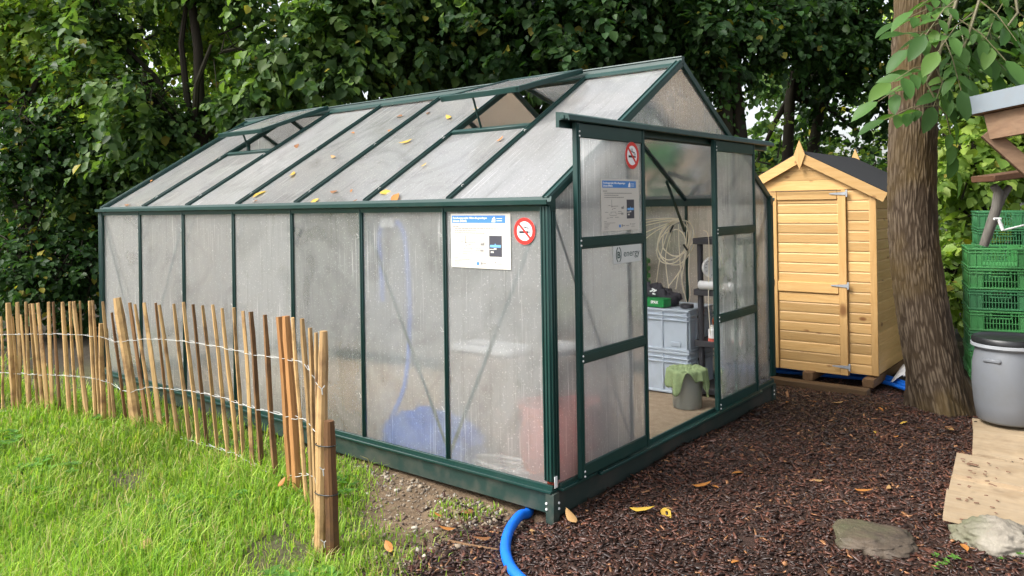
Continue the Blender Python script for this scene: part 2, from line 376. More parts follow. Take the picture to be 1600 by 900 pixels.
# ground zones: bark mulch in front of the door, bare stony soil by the corner, lawn soil, leaf litter under the trees
def m_ground():
    k = N('ground_soil'); c = k.n('ShaderNodeTexCoord'); o = c.outputs['Object']; s = k.n('ShaderNodeSeparateXYZ'); k.l(o, s.inputs[0])
    n1 = k.noise(o, 2.3, 5); n2 = k.noise(o, 24, 6, .65); n3 = k.noise(o, 90, 4, .7)
    soil = k.mix(k.ramp(n2, [(.3, 0.), (.7, 1.)]), (.095, .062, .036), (.22, .152, .09)); soil = k.mix(k.ramp(n3, [(.55, 0.), (.7, .6)]), soil, (.27, .22, .16))
    mulch = k.mix(k.ramp(n2, [(.3, 0.), (.7, 1.)]), (.020, .010, .007), (.060, .030, .020))
    lawn = k.mix(n2, (.045, .05, .018), (.10, .085, .04)); wood = k.mix(n2, (.02, .016, .01), (.055, .042, .025))
    e = k.math('ADD', k.math('SUBTRACT', s.outputs[0], k.math('MULTIPLY', k.math('MINIMUM', s.outputs[1], 0.), .27)), k.math('MULTIPLY', n1, .35))
    f_m = k.ramp(k.math('ADD', k.math('MULTIPLY', e, 2.2), .38), [(.55, 0.), (.8, 1.)])
    ls = k.math('ADD', k.math('ADD', k.math('MULTIPLY', s.outputs[0], .506), k.math('MULTIPLY', s.outputs[1], .867)), k.math('ADD', .766, k.math('MULTIPLY', k.math('SUBTRACT', n1, .5), .5)))
    f_d2 = k.ramp(k.math('ADD', ls, .5), [(.42, 0.), (.6, 1.)])
    cc = k.mix(f_d2, lawn, soil); cc = k.mix(f_m, cc, mulch)
    far = k.math('MAXIMUM', k.ramp(k.math('MULTIPLY', k.math('SUBTRACT', s.outputs[1], 2.6), .5), [(.2, 0.), (.6, 1.)]), k.ramp(k.math('MULTIPLY', k.math('SUBTRACT', -4.7, s.outputs[0]), .5), [(.1, 0.), (.5, 1.)]))
    cc = k.mix(far, cc, wood)
    k.pbr(cc, k.math('ADD', k.math('MULTIPLY', n2, .3), .6), 0., k.bump(k.math('ADD', n2, k.math('MULTIPLY', n3, .4)), .8, .02), .35); return k.m
M['ground'] = m_ground()
k = N('greenhouse_soil'); v = k.coord(False); n2 = k.noise(v, 20, 6, .65); n3 = k.noise(v, 110, 4, .7)
c = k.mix(k.ramp(n2, [(.3, 0.), (.7, 1.)]), (.24, .175, .115), (.38, .29, .20)); c = k.mix(k.ramp(n3, [(.56, 0.), (.68, .7)]), c, (.42, .36, .27))
k.pbr(c, .9, 0., k.bump(n3, .6, .01), .2); M['floor'] = k.m
k = N('mulch_chip'); a = k.n('ShaderNodeAttribute', attribute_name='tint'); k.pbr(a.outputs['Color'], .42, 0., None, .5); M['chip'] = k.m
k = N('pebble'); a = k.n('ShaderNodeAttribute', attribute_name='tint'); k.pbr(a.outputs['Color'], .7, 0., None, .4); M['pebble'] = k.m

# ------------------------------------------------------------------ ground
PP, GW, GH, GR = .61, 2.545, 1.2545, 2.0137        # bay width, width, eave height, ridge height of the greenhouse
GL = 7*PP
def sstep(a, b, x): t = min(1., max(0., (x-a)/(b-a))); return t*t*(3-2*t)
def gz(x, y):
    z = -.115
    lawn = sstep(-.15, -.7, x)*sstep(.1, -.45, y); z -= .045*lawn
    z -= .035*math.exp(-((x+.12)**2+(y+.13)**2)/.03)
    z -= .07*sstep(2.6, 3.6, y)*sstep(-2., 0., x)
    z += .02*mnoise.noise(Vector((x*1.3, y*1.3, 0)))+.007*mnoise.noise(Vector((x*7, y*7, 3)))
    z += .02*math.exp(-(min(abs(x-.12), .5))**2/.01)*sstep(.1, .5, y)*sstep(2.6, 2.2, y)
    return z
ax = np.concatenate([-np.geomspace(60, 6.2, 22), np.arange(-6, 3.01, .06), np.geomspace(3.2, 60, 22)])
ay = np.concatenate([-np.geomspace(60, 4.2, 20), np.arange(-4, 5.01, .06), np.geomspace(5.2, 70, 22)])
g = B(); nx, ny = len(ax), len(ay)
g.v = [V(x, y, gz(x, y)) for y in ay for x in ax]
g.f = [(j*nx+i, j*nx+i+1, (j+1)*nx+i+1, (j+1)*nx+i) for j in range(ny-1) for i in range(nx-1)]
g.top('ground', M['ground'], kind='structure', loc=(0, 0, 0), angle=180)
f = B(); f.grid(lambda u, v: V(lerp(-GL+.04, -.03, u), lerp(.03, GW-.03, v), -.048+.012*mnoise.noise(Vector((u*14, v*9, 5)))), 60, 36)
f.top('greenhouse_floor', M['floor'], kind='structure', loc=(0, 0, 0), angle=180)

# ------------------------------------------------------------------ greenhouse
G = thing('greenhouse', 'green framed polycarbonate greenhouse with open sliding doors and raised roof vents', 'greenhouse', (-GL/2, GW/2, -.12))
def slope(y): return GH+(GR-GH)*(y if y <= GW/2 else GW-y)/(GW/2)
sn = nrm(V(0, -(GR-GH), GW/2)); sf = nrm(V(0, GR-GH, GW/2))
def gp(name, b, mat, parent=G, **kw):
    o = b.obj(name, M[mat], parent, **kw)
    if mat.startswith('pane_'):                 # the weathered outer skin scatters; the inner face and edges of the sheet are clear
        o.data.materials.append(M['pane_clear'])
        for p_ in o.data.polygons: p_.material_index = 0 if p_.index == 1 else 1
    return o
# skirt and bottom rails
gp('base_plate', B().cbox((-GL/2, 0, -.048), (GL+.04, .022, .092), .003), 'skirt')
gp('base_plate', B().cbox((-GL/2, GW, -.05), (GL+.04, .022, .10), .003), 'skirt')
gp('base_plate', B().cbox((0, GW/2, -.058), (.022, GW-.03, .112), .003), 'skirt_front')
gp('base_plate', B().cbox((-GL, GW/2, -.058), (.022, GW-.03, .112), .003), 'skirt')
for yy, s in ((0, -1), (GW, 1)):
    gp('bottom_rail', B().cbox((-GL/2, yy+s*.006, .006), (GL+.03, .05, .012), .002).cbox((-GL/2, yy+s*.012, .022), (GL+.03, .014, .022), .002), 'green')
for xx, s in ((0, 1), (-GL, -1)):
    gp('bottom_rail', B().cbox((xx+s*.010, GW/2, .0065), (.058, GW-.06, .013), .002).cbox((xx+s*.020, GW/2, .022), (.014, GW-.06, .022), .002), 'green')
# corner posts with ribs and foot
for cx, cyy, s, t in ((0, 0, 1, -1), (0, GW, 1, 1), (-GL, 0, -1, -1), (-GL, GW, -1, 1)):
    b = B().cbox((cx, cyy, (GH)/2+.02), (.05, .05, GH-.06), .004)
    for d in (-.017, 0, .017):
        b.cbox((cx+d, cyy+t*.026, GH/2+.02), (.008, .008, GH-.07), .002); b.cbox((cx+s*.026, cyy+d, GH/2+.02), (.008, .008, GH-.07), .002)
    po = gp('corner_post', b, 'green')
    gp('foot', B().cbox((cx+s*.004, cyy+t*.004, -.075), (.044, .044, .15), .002), 'skirt', po)
    sc = B()
    for zz in (-.045, -.07):
        sc.lathe([(0, .0), (.006, .0), (.005, .004), (0, .005)], (0, 0, 0), 8)
        n = 32
        for i in range(len(sc.v)-n, len(sc.v)):
            q = sc.v[i]; sc.v[i] = V(cx+q[0]-s*.012, cyy+t*(.026+q[2]), zz+q[1])
        sc.lathe([(0, .0), (.006, .0), (.005, .004), (0, .005)], (0, 0, 0), 8)
        for i in range(len(sc.v)-n, len(sc.v)):
            q = sc.v[i]; sc.v[i] = V(cx+s*(.026+q[2]), cyy+q[0]-t*.012, zz+q[1])
    gp('bolt', sc, 'screw', po)
gp('rail_cap', B().cbox((.030, -.012, .052), (.003, .02, .05), .001), 'white')
# side glazing bars, clips, panes
def clip(parent, p, u, v):      # bent spring-wire glazing clip lying in the plane (u, v)
    p, u, v = V(*p), V(*u), V(*v)
    pts = [p-u*.02+v*.02, p-u*.006+v*.006, p-u*.014-v*.004, p+u*.014+v*.004, p+u*.006-v*.006, p+u*.02-v*.02]
    gp('clip', B().tube(pts, .0014, 4), 'clip', parent)
for yy, s in ((0, -1), (GW, 1)):
    for kk in range(1, 7):
        x = -kk*PP
        br = gp('glazing_bar', B().cbox((x, yy+s*.004, GH/2+.01), (.020, .028, GH-.04), .003).cbox((x, yy+s*.020, GH/2+.01), (.008, .008, GH-.05), .002), 'green')
        if s < 0:
            for zz in (GH-.14, GH*.53, GH*.2): clip(br, (x-.012, yy-.016, zz+rnd.uniform(-.03, .03)), (1, 0, 0), (0, 0, 1))
    for kk in range(7):
        x0, x1 = -kk*PP-.008, -(kk+1)*PP+.008
        if kk == 0: x0 = -.022
        if kk == 6: x1 = -GL+.022
        gp('side_pane', B().poly([(x0, yy, .010), (x1, yy, .010), (x1, yy, GH-.01), (x0, yy, GH-.01)], (0, s*.005, 0)), 'pane_side')
# eaves, ridge, rakes, rafters
for yy, s in ((0, -1), (GW, 1)):
    prof = [(-.02, -.035), (.018, -.035), (.022, -.012), (.05, -.006), (.052, .012), (.044, .014), (.042, .003), (.016, .006), (.010, .028), (-.02, .028)]
    gp('gutter', B().poly([(-GL-.03, yy+s*a, GH+z) for a, z in prof], (GL+.06, 0, 0)), 'green', angle=30)
prof = [(-.055, -.012), (-.055, -.002), (-.018, .018), (-.014, .040), (-.020, .044), (-.018, .050), (.018, .050), (.020, .044), (.014, .040), (.018, .018), (.055, -.002), (.055, -.012), (.0, .012)]
gp('ridge_beam', B().poly([(-GL-.02, GW/2+a, GR+z) for a, z in prof], (GL+.04, 0, 0)), 'green', angle=30)
for xx, s in ((0, 1), (-GL, -1)):
    for y0, y1, n in ((.0, GW/2, sn), (GW, GW/2, sf)):
        p0, p1 = V(xx, y0, GH), V(xx, y1, GR)
        gp('rake_bar', B().beam(p0+n*.012, p1+n*.012, .042, .036, n, .004).beam(p0+n*.031+V(s*.012, 0, 0), p1+n*.031+V(s*.012, 0, 0), .012, .008, n, .002).beam(p0+n*.031-V(s*.014, 0, 0), p1+n*.031-V(s*.014, 0, 0), .008, .008, n, .002), 'green')
for y0, n in ((0., sn), (GW, sf)):
    for kk in range(1, 7):
        p0, p1 = V(-kk*PP, y0, GH), V(-kk*PP, GW/2, GR); e = nrm(p1-p0)
        br = gp('roof_bar', B().beam(p0+e*.02+n*.006, p1-e*.03+n*.006, .020, .034, n, .003).beam(p0+e*.02+n*.026, p1-e*.03+n*.026, .007, .008, n, .002), 'green')
        if n is sn:
            for tt in (.1, .5): clip(br, lerp(p0, p1, tt)+n*.026, (1, 0, 0), e)
    for kk in range(7):
        x0, x1 = -kk*PP-.010, -(kk+1)*PP+.010; yv = .70 if kk in (1, 5) and n is sn else (.70 if kk == 1 else None)
        def rp(x, d): yq = d if y0 == 0 else GW-d; return (x, yq, slope(yq))
        top = GW/2-.02 if yv is None else yv
        gp('roof_pane', B().poly([rp(x0, .0), rp(x1, .0), rp(x1, top), rp(x0, top)], n*.006), 'pane_roof')
def vent(kk, pitch, side=1, armx=.5):
    n0 = sn if side > 0 else sf; yh = GW/2-side*.03; zh = GR+.012; x0, x1 = -kk*PP-.012, -(kk+1)*PP+.012; Ls = .66
    e = V(0, -side*math.cos(pitch), -math.sin(pitch)); n = V(0, -side*math.sin(pitch), math.cos(pitch))
    h0, h1 = V(x0, yh, zh)+n*.03, V(x1, yh, zh)+n*.03
    o = gp('roof_vent', B().beam(h0+V(-.012, 0, 0), h0+V(-.012, 0, 0)+e*Ls, .024, .03, n, .003).beam(h1+V(.012, 0, 0), h1+V(.012, 0, 0)+e*Ls, .024, .03, n, .003)
           .beam(h0+e*.012+V(-.026, 0, 0), h1+e*.012+V(.026, 0, 0), .024, .028, n, .003).beam(h0+e*(Ls-.012)+V(.004, 0, 0), h1+e*(Ls-.012)+V(-.004, 0, 0), .024, .034, n, .003), 'green')
    a, b_, c_, d_ = h0+V(-.02, 0, 0)+e*.02, h1+V(.02, 0, 0)+e*.02, h1+V(.02, 0, 0)+e*(Ls-.02), h0+V(-.02, 0, 0)+e*(Ls-.02)
    gp('vent_pane', B().poly([a, b_, c_, d_], n*.006), 'pane_roof', o)
    ys = .70 if side > 0 else GW-.70
    sl_ = gp('vent_sill', B().beam((x0, ys, slope(ys)+.012), (x1, ys, slope(ys)+.012), .03, .03, n0, .003), 'green')
    pm = lerp(h0, h1, armx)+e*(Ls-.03); base = V(lerp(x0, x1, armx), ys+side*.015, slope(ys)-.01)
    gp('vent_stay', B().beam(base, pm, .014, .006, (1, 0, 0), .001), 'green', o)
vent(1, R_(15.5), armx=.62); vent(5, R_(20), armx=.5); vent(1, R_(14), -1)
# gables
def gable(xx, s, front):
    ys = [0, .636, 1.909, GW] if front else [0, .636, GW/2, 1.909, GW]
    for y in ys[1:-1]:
        zt = slope(y)-.01 if not front else slope(y)-.01
        gp('gable_bar', B().cbox((xx-s*.004, y, zt/2+.015), (.030, .028, zt-.03), .003), 'green')
    for a, b_ in zip(ys[:-1], ys[1:]):
        if front and a > .5 and b_ < 2.: zl = 1.60
        else: zl = .012
        pts = [(xx, a+.012, zl), (xx, b_-.012, zl), (xx, b_-.012, slope(b_-.012)-.004)]
        if a < GW/2 < b_: pts.append((xx, GW/2, GR-.006))
        pts.append((xx, a+.012, slope(a+.012)-.004))
        gp('gable_pane', B().poly(pts, (s*.005, 0, 0)), 'pane_gable')
    for a, b_ in ((.02, .622), (1.923, GW-.02)):
        gp('gable_rail', B().cbox((xx-s*.020, (a+b_)/2, GH-.01), (.025, b_-a, .035), .003), 'green_in')
    for a, b_ in ((.03, .62), (GW-.03, GW-.62)):
        gp('brace', B().beam((xx-s*.0045, a, GH-.03), (xx-s*.0045, b_, .1), .016, .004, (1, 0, 0), .001), 'green_in')
gable(0, 1, True); gable(-GL, -1, False)
gp('lintel', B().cbox((-.004, GW/2, 1.60), (.03, 1.24, .04), .003), 'green')
prof = [(.012, -.03), (.03, -.03), (.03, .0), (.075, .006), (.082, -.004), (.086, .0), (.080, .022), (.05, .034), (.012, .038)]
gp('door_track', B().poly([(a, .055, 1.615+z) for a, z in prof], (0, 2.41, 0)), 'green', angle=30)
gp('track_end', B().cbox((.050, .052, 1.628), (.02, .004, .018), .002), 'green_in')
gp('lower_track', B().cbox((.052, GW/2, .008), (.022, 1.95, .014), .003), 'green')
def door(y0, y1):
    z0, z1 = .03, 1.612; X = .055
    d = gp('sliding_door', B().cbox((X, y0+.014, (z0+z1)/2), (.026, .030, z1-z0), .003).cbox((X+.014, y0+.014, (z0+z1)/2), (.008, .010, z1-z0-.02), .002)
           .cbox((X, y1-.010, (z0+z1)/2), (.026, .022, z1-z0), .003), 'green')
    gp('door_rail', B().cbox((X, (y0+y1)/2, z1-.035), (.022, y1-y0-.046, .065), .003), 'green', d)
    gp('door_rail', B().cbox((X, (y0+y1)/2, z0+.03), (.022, y1-y0-.046, .055), .003), 'green', d)
    for zz in (.56, 1.072): gp('door_rail', B().cbox((X, (y0+y1)/2, zz), (.024, y1-y0-.046, .052), .003).cbox((X+.013, (y0+y1)/2, zz), (.004, y1-y0-.046, .03), .001), 'green', d)
    for a, b_ in ((z0+.05, .54), (.58, 1.05), (1.095, z1-.06)):
        gp('door_pane', B().poly([(X-.004, y0+.022, a), (X-.004, y1-.016, a), (X-.004, y1-.016, b_), (X-.004, y0+.022, b_)], (.006, 0, 0)), 'pane_gable', d)
    sb = B()
    for zz in (.04, .062, .55, .572, 1.062, 1.084, 1.57, 1.55):
        a = len(sb.v); sb.lathe([(0, 0), (.005, 0), (.004, .004), (0, .005)], (0, 0, 0), 6)
        for i in range(a, len(sb.v)): q = sb.v[i]; sb.v[i] = V(X+.018+q[2]*.8, y0+.014+q[0], zz+q[1])
    gp('screw', sb, 'screw', d)['kind'] = 'stuff'
    return d
door(.135, .740); door(1.560, 2.165)
# diagonal braces behind the long side
for ka, kb, s in ((0, 1, 1), (2, 1, 1), (5, 6, 1), (7, 6, 1), (0, 1, -1), (7, 6, -1)):
    yy = .0045 if s > 0 else GW-.0045
    gp('brace', B().beam((-ka*PP-(.03 if ka == 0 else 0), yy, GH-.04), (-kb*PP, yy, .05), .020, .004, (0, 1, 0), .001), 'green_in')
for s in (1, -1):
    yq = GW-.03
for kk in range(1, 7):       # gussets where rafters meet the far eave
    x = -kk*PP
    gp('gusset', B().beam((x, GW-.03, GH-.22), (x, GW-.30, slope(GW-.30)-.03), .028, .008, (1, 0, 0), .002), 'green_in')
    gp('gusset', B().beam((x, .03, GH-.22), (x, .30, slope(.30)-.03), .028, .008, (1, 0, 0), .002), 'green_in')

# ------------------------------------------------------------------ signs on the greenhouse
def text_mesh(txt, size, bold=0.):
    cu = bpy.data.curves.new('t', 'FONT'); cu.body = txt; cu.size = size; cu.offset = bold; cu.extrude = .0002; cu.resolution_u = 3
    o = bpy.data.objects.new('t', cu); col.objects.link(o); dg = bpy.context.evaluated_depsgraph_get(); dg.update()
    me = bpy.data.meshes.new_from_object(o.evaluated_get(dg)); bpy.data.objects.remove(o); bpy.data.curves.remove(cu)
    return me
def frame_obj(name, P, ex, ez, label, cat, group=None):
    """an Empty whose local x runs along ex, y upward along ez and z out of the sign"""
    o = bpy.data.objects.new(name, None); col.objects.link(o); o.empty_display_size = .05
    ex = Vector(ex).normalized(); ez = Vector(ez).normalized(); en = ex.cross(ez)
    o.matrix_world = Matrix(((ex[0], ez[0], en[0], P[0]), (ex[1], ez[1], en[1], P[1]), (ex[2], ez[2], en[2], P[2]), (0, 0, 0, 1)))
    return tag(o, label, cat, group)
def flat(b, x0, y0, x1, y1, z=.0, t=.0006): b.cbox(((x0+x1)/2, (y0+y1)/2, z+t/2), (x1-x0, y1-y0, t), .0001); return b
def put_text(parent, name, txt, size, x, y, z, mat, width=None, bold=0.):
    me = text_mesh(txt, size, bold); o = link(name, me, M[mat], parent, (x, y, z))
    if width:
        xs = [v.co.x for v in me.vertices]; o.scale.x = width/(max(xs)-min(xs))
    return o
def info_sign(P, ex, ez, W_, H_, label):
    s = frame_obj('info_sign', P, ex, ez, label, 'sign')
    flat(B(), 0, 0, W_, H_, 0, .003).obj('board', M['paper'], s)
    flat(B(), .02*W_, .83*H_, .92*W_, .965*H_, .003).obj('banner', M['blue_print'], s)
    put_text(s, 'title', 'Forschungsprojekt: Mikro-Biogasanlagen', .05*H_, .04*W_, .905*H_, .0037, 'text_white', .58*W_, .0012*H_)
    put_text(s, 'title', 'Schweiz (MIBAS)', .05*H_, .04*W_, .850*H_, .0037, 'text_white', .24*W_, .0012*H_)
    lg = B(); a, h = .70*W_, .845*H_
    lg.poly([(a, h, .0037), (a+.06*W_, h, .0037), (a+.06*W_, h+.07*H_, .0037), (a+.04*W_, h+.10*H_, .0037), (a+.012*W_, h+.06*H_, .0037)], (0, 0, .0004))
    for q in range(2): flat(lg, a+.08*W_, h+.06*H_-.04*H_*q, a+.17*W_, h+.07*H_-.04*H_*q, .0037, .0004)
    lg.obj('emblem', M['text_white'], s)
    pr = B(); rr = random.Random(5)
    def line(x, y, x1, t=.011):                     # a line of small print, word by word
        while x < x1:
            l = rr.uniform(.02, .06); flat(pr, x*W_, (y-t/2)*H_, min(x+l, x1)*W_, (y+t/2)*H_, .0031, .0005); x += l+.007
    line(.04, .765, .14, .016)
    for x, y, x1 in ((.07, .725, .80), (.07, .685, .44), (.07, .645, .58)): line(x, y, x1, .013)
    for x, y, x1 in ((.05, .185, .12), (.06, .155, .34), (.06, .125, .19), (.06, .1, .17), (.06, .075, .14), (.06, .045, .16)): line(x, y, x1, .009)
    for x, y, x1 in ((.17, .49, .22), (.27, .475, .42), (.08, .36, .16), (.42, .37, .52), (.12, .25, .18), (.20, .26, .28), (.34, .26, .44), (.30, .43, .36), (.42, .33, .56)): line(x, y, x1, .01)
    pr.obj('small_print', M['grey_print'], s)
    dg_ = B()
    for x0, y0, x1, y1 in ((.252, .46, .260, .60), (.246, .455, .268, .475), (.20, .295, .38, .302), (.262, .41, .285, .425), (.18, .32, .21, .326), (.37, .32, .40, .326), (.23, .36, .36, .366), (.23, .33, .235, .37), (.355, .33, .36, .37), (.51, .42, .575, .46), (.56, .455, .575, .48), (.51, .30, .525, .35), (.54, .30, .555, .35)):
        flat(dg_, x0*W_, y0*H_, x1*W_, y1*H_, .0031, .0005)
    dg_.obj('diagram', M['grey_print'], s)
    flat(B(), .655*W_, .225*H_, .86*W_, .60*H_, .0031).obj('photo', M['dark_print'], s)
    flat(B(), .67*W_, .39*H_, .845*W_, .435*H_, .0037, .0004).poly([(.74*W_, .43*H_, .0037), (.77*W_, .43*H_, .0037), (.755*W_, .465*H_, .0037)], (0, 0, .0004)).obj('flame_picture', M['flame'], s)
    flat(flat(flat(B(), .66*W_, .345*H_, .74*W_, .362*H_, .0037, .0004), .73*W_, .35*H_, .775*W_, .38*H_, .0037, .0004), .68*W_, .29*H_, .73*W_, .32*H_, .0037, .0004).obj('burner_picture', M['paper'], s)
    fl = B(); flat(fl, .44*W_, .06*H_, .485*W_, .115*H_, .0031); fl.obj('emblem', M['blue_print'], s)
    fo = B()
    for x0, y0, x1, y1 in ((.51, .07, .54, .115), (.55, .085, .60, .1), (.63, .085, .71, .095), (.745, .105, .76, .13), (.78, .115, .89, .122), (.78, .09, .86, .097), (.77, .06, .87, .066)): flat(fo, x0*W_, y0*H_, x1*W_, y1*H_, .0031, .0005)
    fo.obj('sponsor_marks', M['grey_print'], s)
    return s
pa = aty(706, 417, -.008); pb = aty(799, 420, -.008); pt = aty(705, 334, -.008)
info_sign(V(pa[0], -.008, pa[2]), (1, 0, -.004), (0, 0, 1), pb[0]-pa[0], pt[2]-pa[2], 'white information board with blue title bar on the long side near the corner')
qa = atx(940, 362, .065); qb = atx(998, 352, .065); qt = atx(938, 279, .065)
info_sign(V(.065, qa[1], qa[2]), (0, 1, .0), (0, 0, 1), qb[1]-qa[1], qt[2]-qa[2], 'cream information sheet with blue title bar on the sliding door')
def ring(b, r0, r1, z, t=.0006, n=40, sx=1.):
    for k_ in range(n):
        a, c = 2*math.pi*k_/n, 2*math.pi*(k_+1)/n
        b.poly([(sx*r0*math.cos(a), r0*math.sin(a), z), (sx*r1*math.cos(a), r1*math.sin(a), z), (sx*r1*math.cos(c), r1*math.sin(c), z), (sx*r0*math.cos(c), r0*math.sin(c), z)], (0, 0, t))
    return b
def no_smoking(P, ex, ez, r, label):
    s = frame_obj('no_smoking_sign', P, ex, ez, label, 'sign')
    n = 40; B().poly([(r*math.cos(2*math.pi*i/n), r*math.sin(2*math.pi*i/n), 0) for i in range(n)], (0, 0, .002)).obj('disc', M['text_white'], s)
    ring(B(), r*.72, r, .0021).obj('red_ring', M['red'], s)
    c = B(); flat(c, -.5*r, -.16*r, .36*r, .0, .0021, .0005); flat(c, .40*r, -.16*r, .45*r, .0, .0021, .0005); flat(c, .48*r, -.16*r, .52*r, .0, .0021, .0005); c.obj('cigarette', M['black'], s)
    sm = B()
    for off in (0, .17):
        pts = [(-.12+off, .52), (-.16+off, .36), (.0+off, .24), (.10+off, .26), (.24+off, .20), (.34+off, .05)]
        for (x0, y0), (x1, y1) in zip(pts[:-1], pts[1:]): sm.beam((x0*r, y0*r, .0024), (x1*r, y1*r, .0024), .05*r, .0006, (0, 0, 1), .0001)
    sm.obj('smoke', M['black'], s)
    B().beam((-.55*r, .55*r, .003), (.55*r, -.55*r, .003), .17*r, .0008, (0, 0, 1), .0001).obj('red_bar', M['red'], s)
P = aty(820, 361, -.008); no_smoking(V(P[0], -.008, P[2]), (1, 0, 0), (0, 0, 1), .060, 'round red no smoking sign beside the information board on the long side')
P = atx(987, 243, .065); no_smoking(V(.065, P[1], P[2]), (0, 1, 0), (0, 0, 1), .0665, 'round red no smoking sign near the top of the sliding door')
la, lb, lt = atx(958, 413, .065), atx(1001, 407, .065), atx(957, 385, .065)
s = frame_obj('logo_sign', (.065, la[1], la[2]), (0, 1, 0), (0, 0, 1), 'small silver plate reading B energy on the sliding door', 'sign')
lw, lh = lb[1]-la[1], lt[2]-la[2]
flat(B(), 0, 0, lw, lh, 0, .0015).obj('plate', M['logo_plate'], s)
lg = B(); cx, cz_, rr_ = .19*lw, .5*lh, .42*lh
for side in (-1, 1):
    pts = []
    for i in range(9):
        a = math.pi/2*(1-i/4.); pts.append((cx+side*(rr_*.62+.0*math.cos(a)) * (math.cos(a) if abs(math.cos(a)) > .35 else .35), cz_+rr_*math.sin(a)))
    for (x0, y0), (x1, y1) in zip(pts[:-1], pts[1:]): lg.beam((x0, y0, .0019), (x1, y1, .0019), .022*lw, .0008, (0, 0, 1), .0001)
lg.obj('bracket_mark', M['logo_green'], s)
put_text(s, 'lettering', 'B', .52*lh, .135*lw, .31*lh, .0018, 'logo_green', .10*lw, .001)
put_text(s, 'lettering', 'energy', .55*lh, .36*lw, .36*lh, .0018, 'logo_green', .58*lw)

# ------------------------------------------------------------------ inside the greenhouse
FZ = -.045
def euro_crate(P, label):
    L_, D_, H_ = .60, .40, .283
    t = thing('storage_crate', label, 'crate', P, 'grey crates stacked inside the greenhouse', world=False)
    b = B().cbox((0, 0, H_/2), (L_-.024, D_-.024, H_-.004), .006)
    b.obj('body', M['crate_grey'], t)
    r = B()
    for zz, hh in ((H_-.008, .016), (H_-.045, .008), (H_-.075, .008), (.008, .016)):
        for sy in (-1, 1): r.cbox((0, sy*(D_/2-.007), zz), (L_, .014, hh), .002)
        for sx in (-1, 1): r.cbox((sx*(L_/2-.007), 0, zz), (.014, D_-.03, hh), .002)
    r.obj('rim', M['crate_grey'], t)
    rm = B().cbox((0, 0, 0), (.010, .010, H_-.04), .001).mesh('rib')
    for x, y in [(x, sy*(D_/2-.008)) for sy in (-1, 1) for x in (-.28, -.10, .10, .28)]+[(sx*(L_/2-.008), y) for sx in (-1, 1) for y in (-.17, -.07, .07, .17)]:
        link('rib', rm, M['crate_grey'], t, (x, y, H_/2))
    B().cbox((.20, -D_/2+.006, .05), (.07, .006, .025), .001).obj('label_holder', M['crate_grey'], t)
    for sx in (-1, 1): B().cbox((sx*(L_/2-.009), 0, H_-.06), (.01, .10, .022), .002).obj('handle_slot', M['black'], t)
    return t
c0 = atz(1078, 620, FZ); ccx, ccy = c0[0]-.30, c0[1]+.20
euro_crate((ccx, ccy, FZ+.004), 'grey stacking crate at the bottom, standing on the greenhouse floor')
t = euro_crate((ccx, ccy, FZ+.290), 'grey stacking crate with white sticker, on top of another crate')
B().cbox((-.10+.06, -.2035, .18), (.035, .001, .03), .0002).obj('sticker', M['paper'], t)
topz = FZ+.576
def drape(name, mat, fn, nu, nv, label, cat, thick=.006):
    b = B(); b.grid(fn, nu, nv); o = b.top(name, M[mat], label, cat, angle=180)
    md = o.modifiers.new('thick', 'SOLIDIFY'); md.thickness = thick; return o
def bagfn(u, v):
    a = 2*math.pi*u; r = math.sin(math.pi*min(.999, .02+v*.98)*.5+0) if v < .999 else 1
    el = (1-v)*math.pi/2
    x = .15*math.cos(el)**.8*math.cos(a) if v > 0 else 0; y = .10*math.cos(el)**.8*math.sin(a) if v > 0 else 0
    n = mnoise.noise(Vector((x*16, y*16, v*3)))+.6*mnoise.noise(Vector((x*38, y*38, v*6+4)))
    z = (.13+.035*n)*math.sin(el)**.75*(1.15-.9*(x+.1)*1.6) if el > 0 else 0
    return V(ccx-.03+x*1.1+.10*0+.02*n*(v < .9), ccy-.03+y+.02*n*(v < .9), topz+.004+max(0, z))
drape('bag', 'bag', bagfn, 40, 16, 'crumpled dark grey bag with white print on the upper crate', 'bag', .003)
bp = aty(1021, 455, ccy-.13)
pr = B()
for i, (x, z, a) in enumerate(((-.016, .0, .4), (.0, .014, -.5), (.012, .002, .6), (.004, -.018, -.3))): pr.beam((bp[0]+x-.012, bp[1]-.0, bp[2]+z-.008*a), (bp[0]+x+.012, bp[1]-.0, bp[2]+z+.012*a), .006, .010, (0, 0, 1), .001)
pr.top('bag_print_patch', M['text_white'], 'torn white paper patch lying against the dark grey bag', 'paper')
gx = thing('screw_box', 'green cardboard screw box with white lettering on the upper crate', 'box', (ccx+.04, ccy-.15, topz+.003), world=False, rotz=-.12)
B().cbox((0, 0, .027), (.17, .09, .054), .002).obj('carton', M['box_green'], gx)
B().cbox((0, 0, .0555), (.174, .094, .003), .001).obj('lid', M['box_green'], gx)
me = text_mesh('SPAX', .026, .0008); o = link('lettering', me, M['text_white'], gx, (-.02, -.0462, .024)); o.rotation_euler = (R_(90), 0, 0)
tp = aty(1078, 484, ccy-.12)
B().lathe([(.022, 0), (.045, 0), (.045, .024), (.022, .024), (.022, 0)], (ccx+.25, ccy-.12, topz+.004), 28).top('tape_roll', M['rack'], 'dark grey roll of tape on the upper crate edge', 'tape')
def filmfn(u, v): n = mnoise.noise(Vector((u*6, v*6, 1))); return V(ccx-.27+.16*u, ccy-.17+.13*v, topz+.006+.03*abs(n)+.02*math.sin(math.pi*u)*math.sin(math.pi*v))
drape('plastic_film', 'bucket', filmfn, 14, 12, 'clear crumpled plastic film beside the green screw box', 'film', .001)
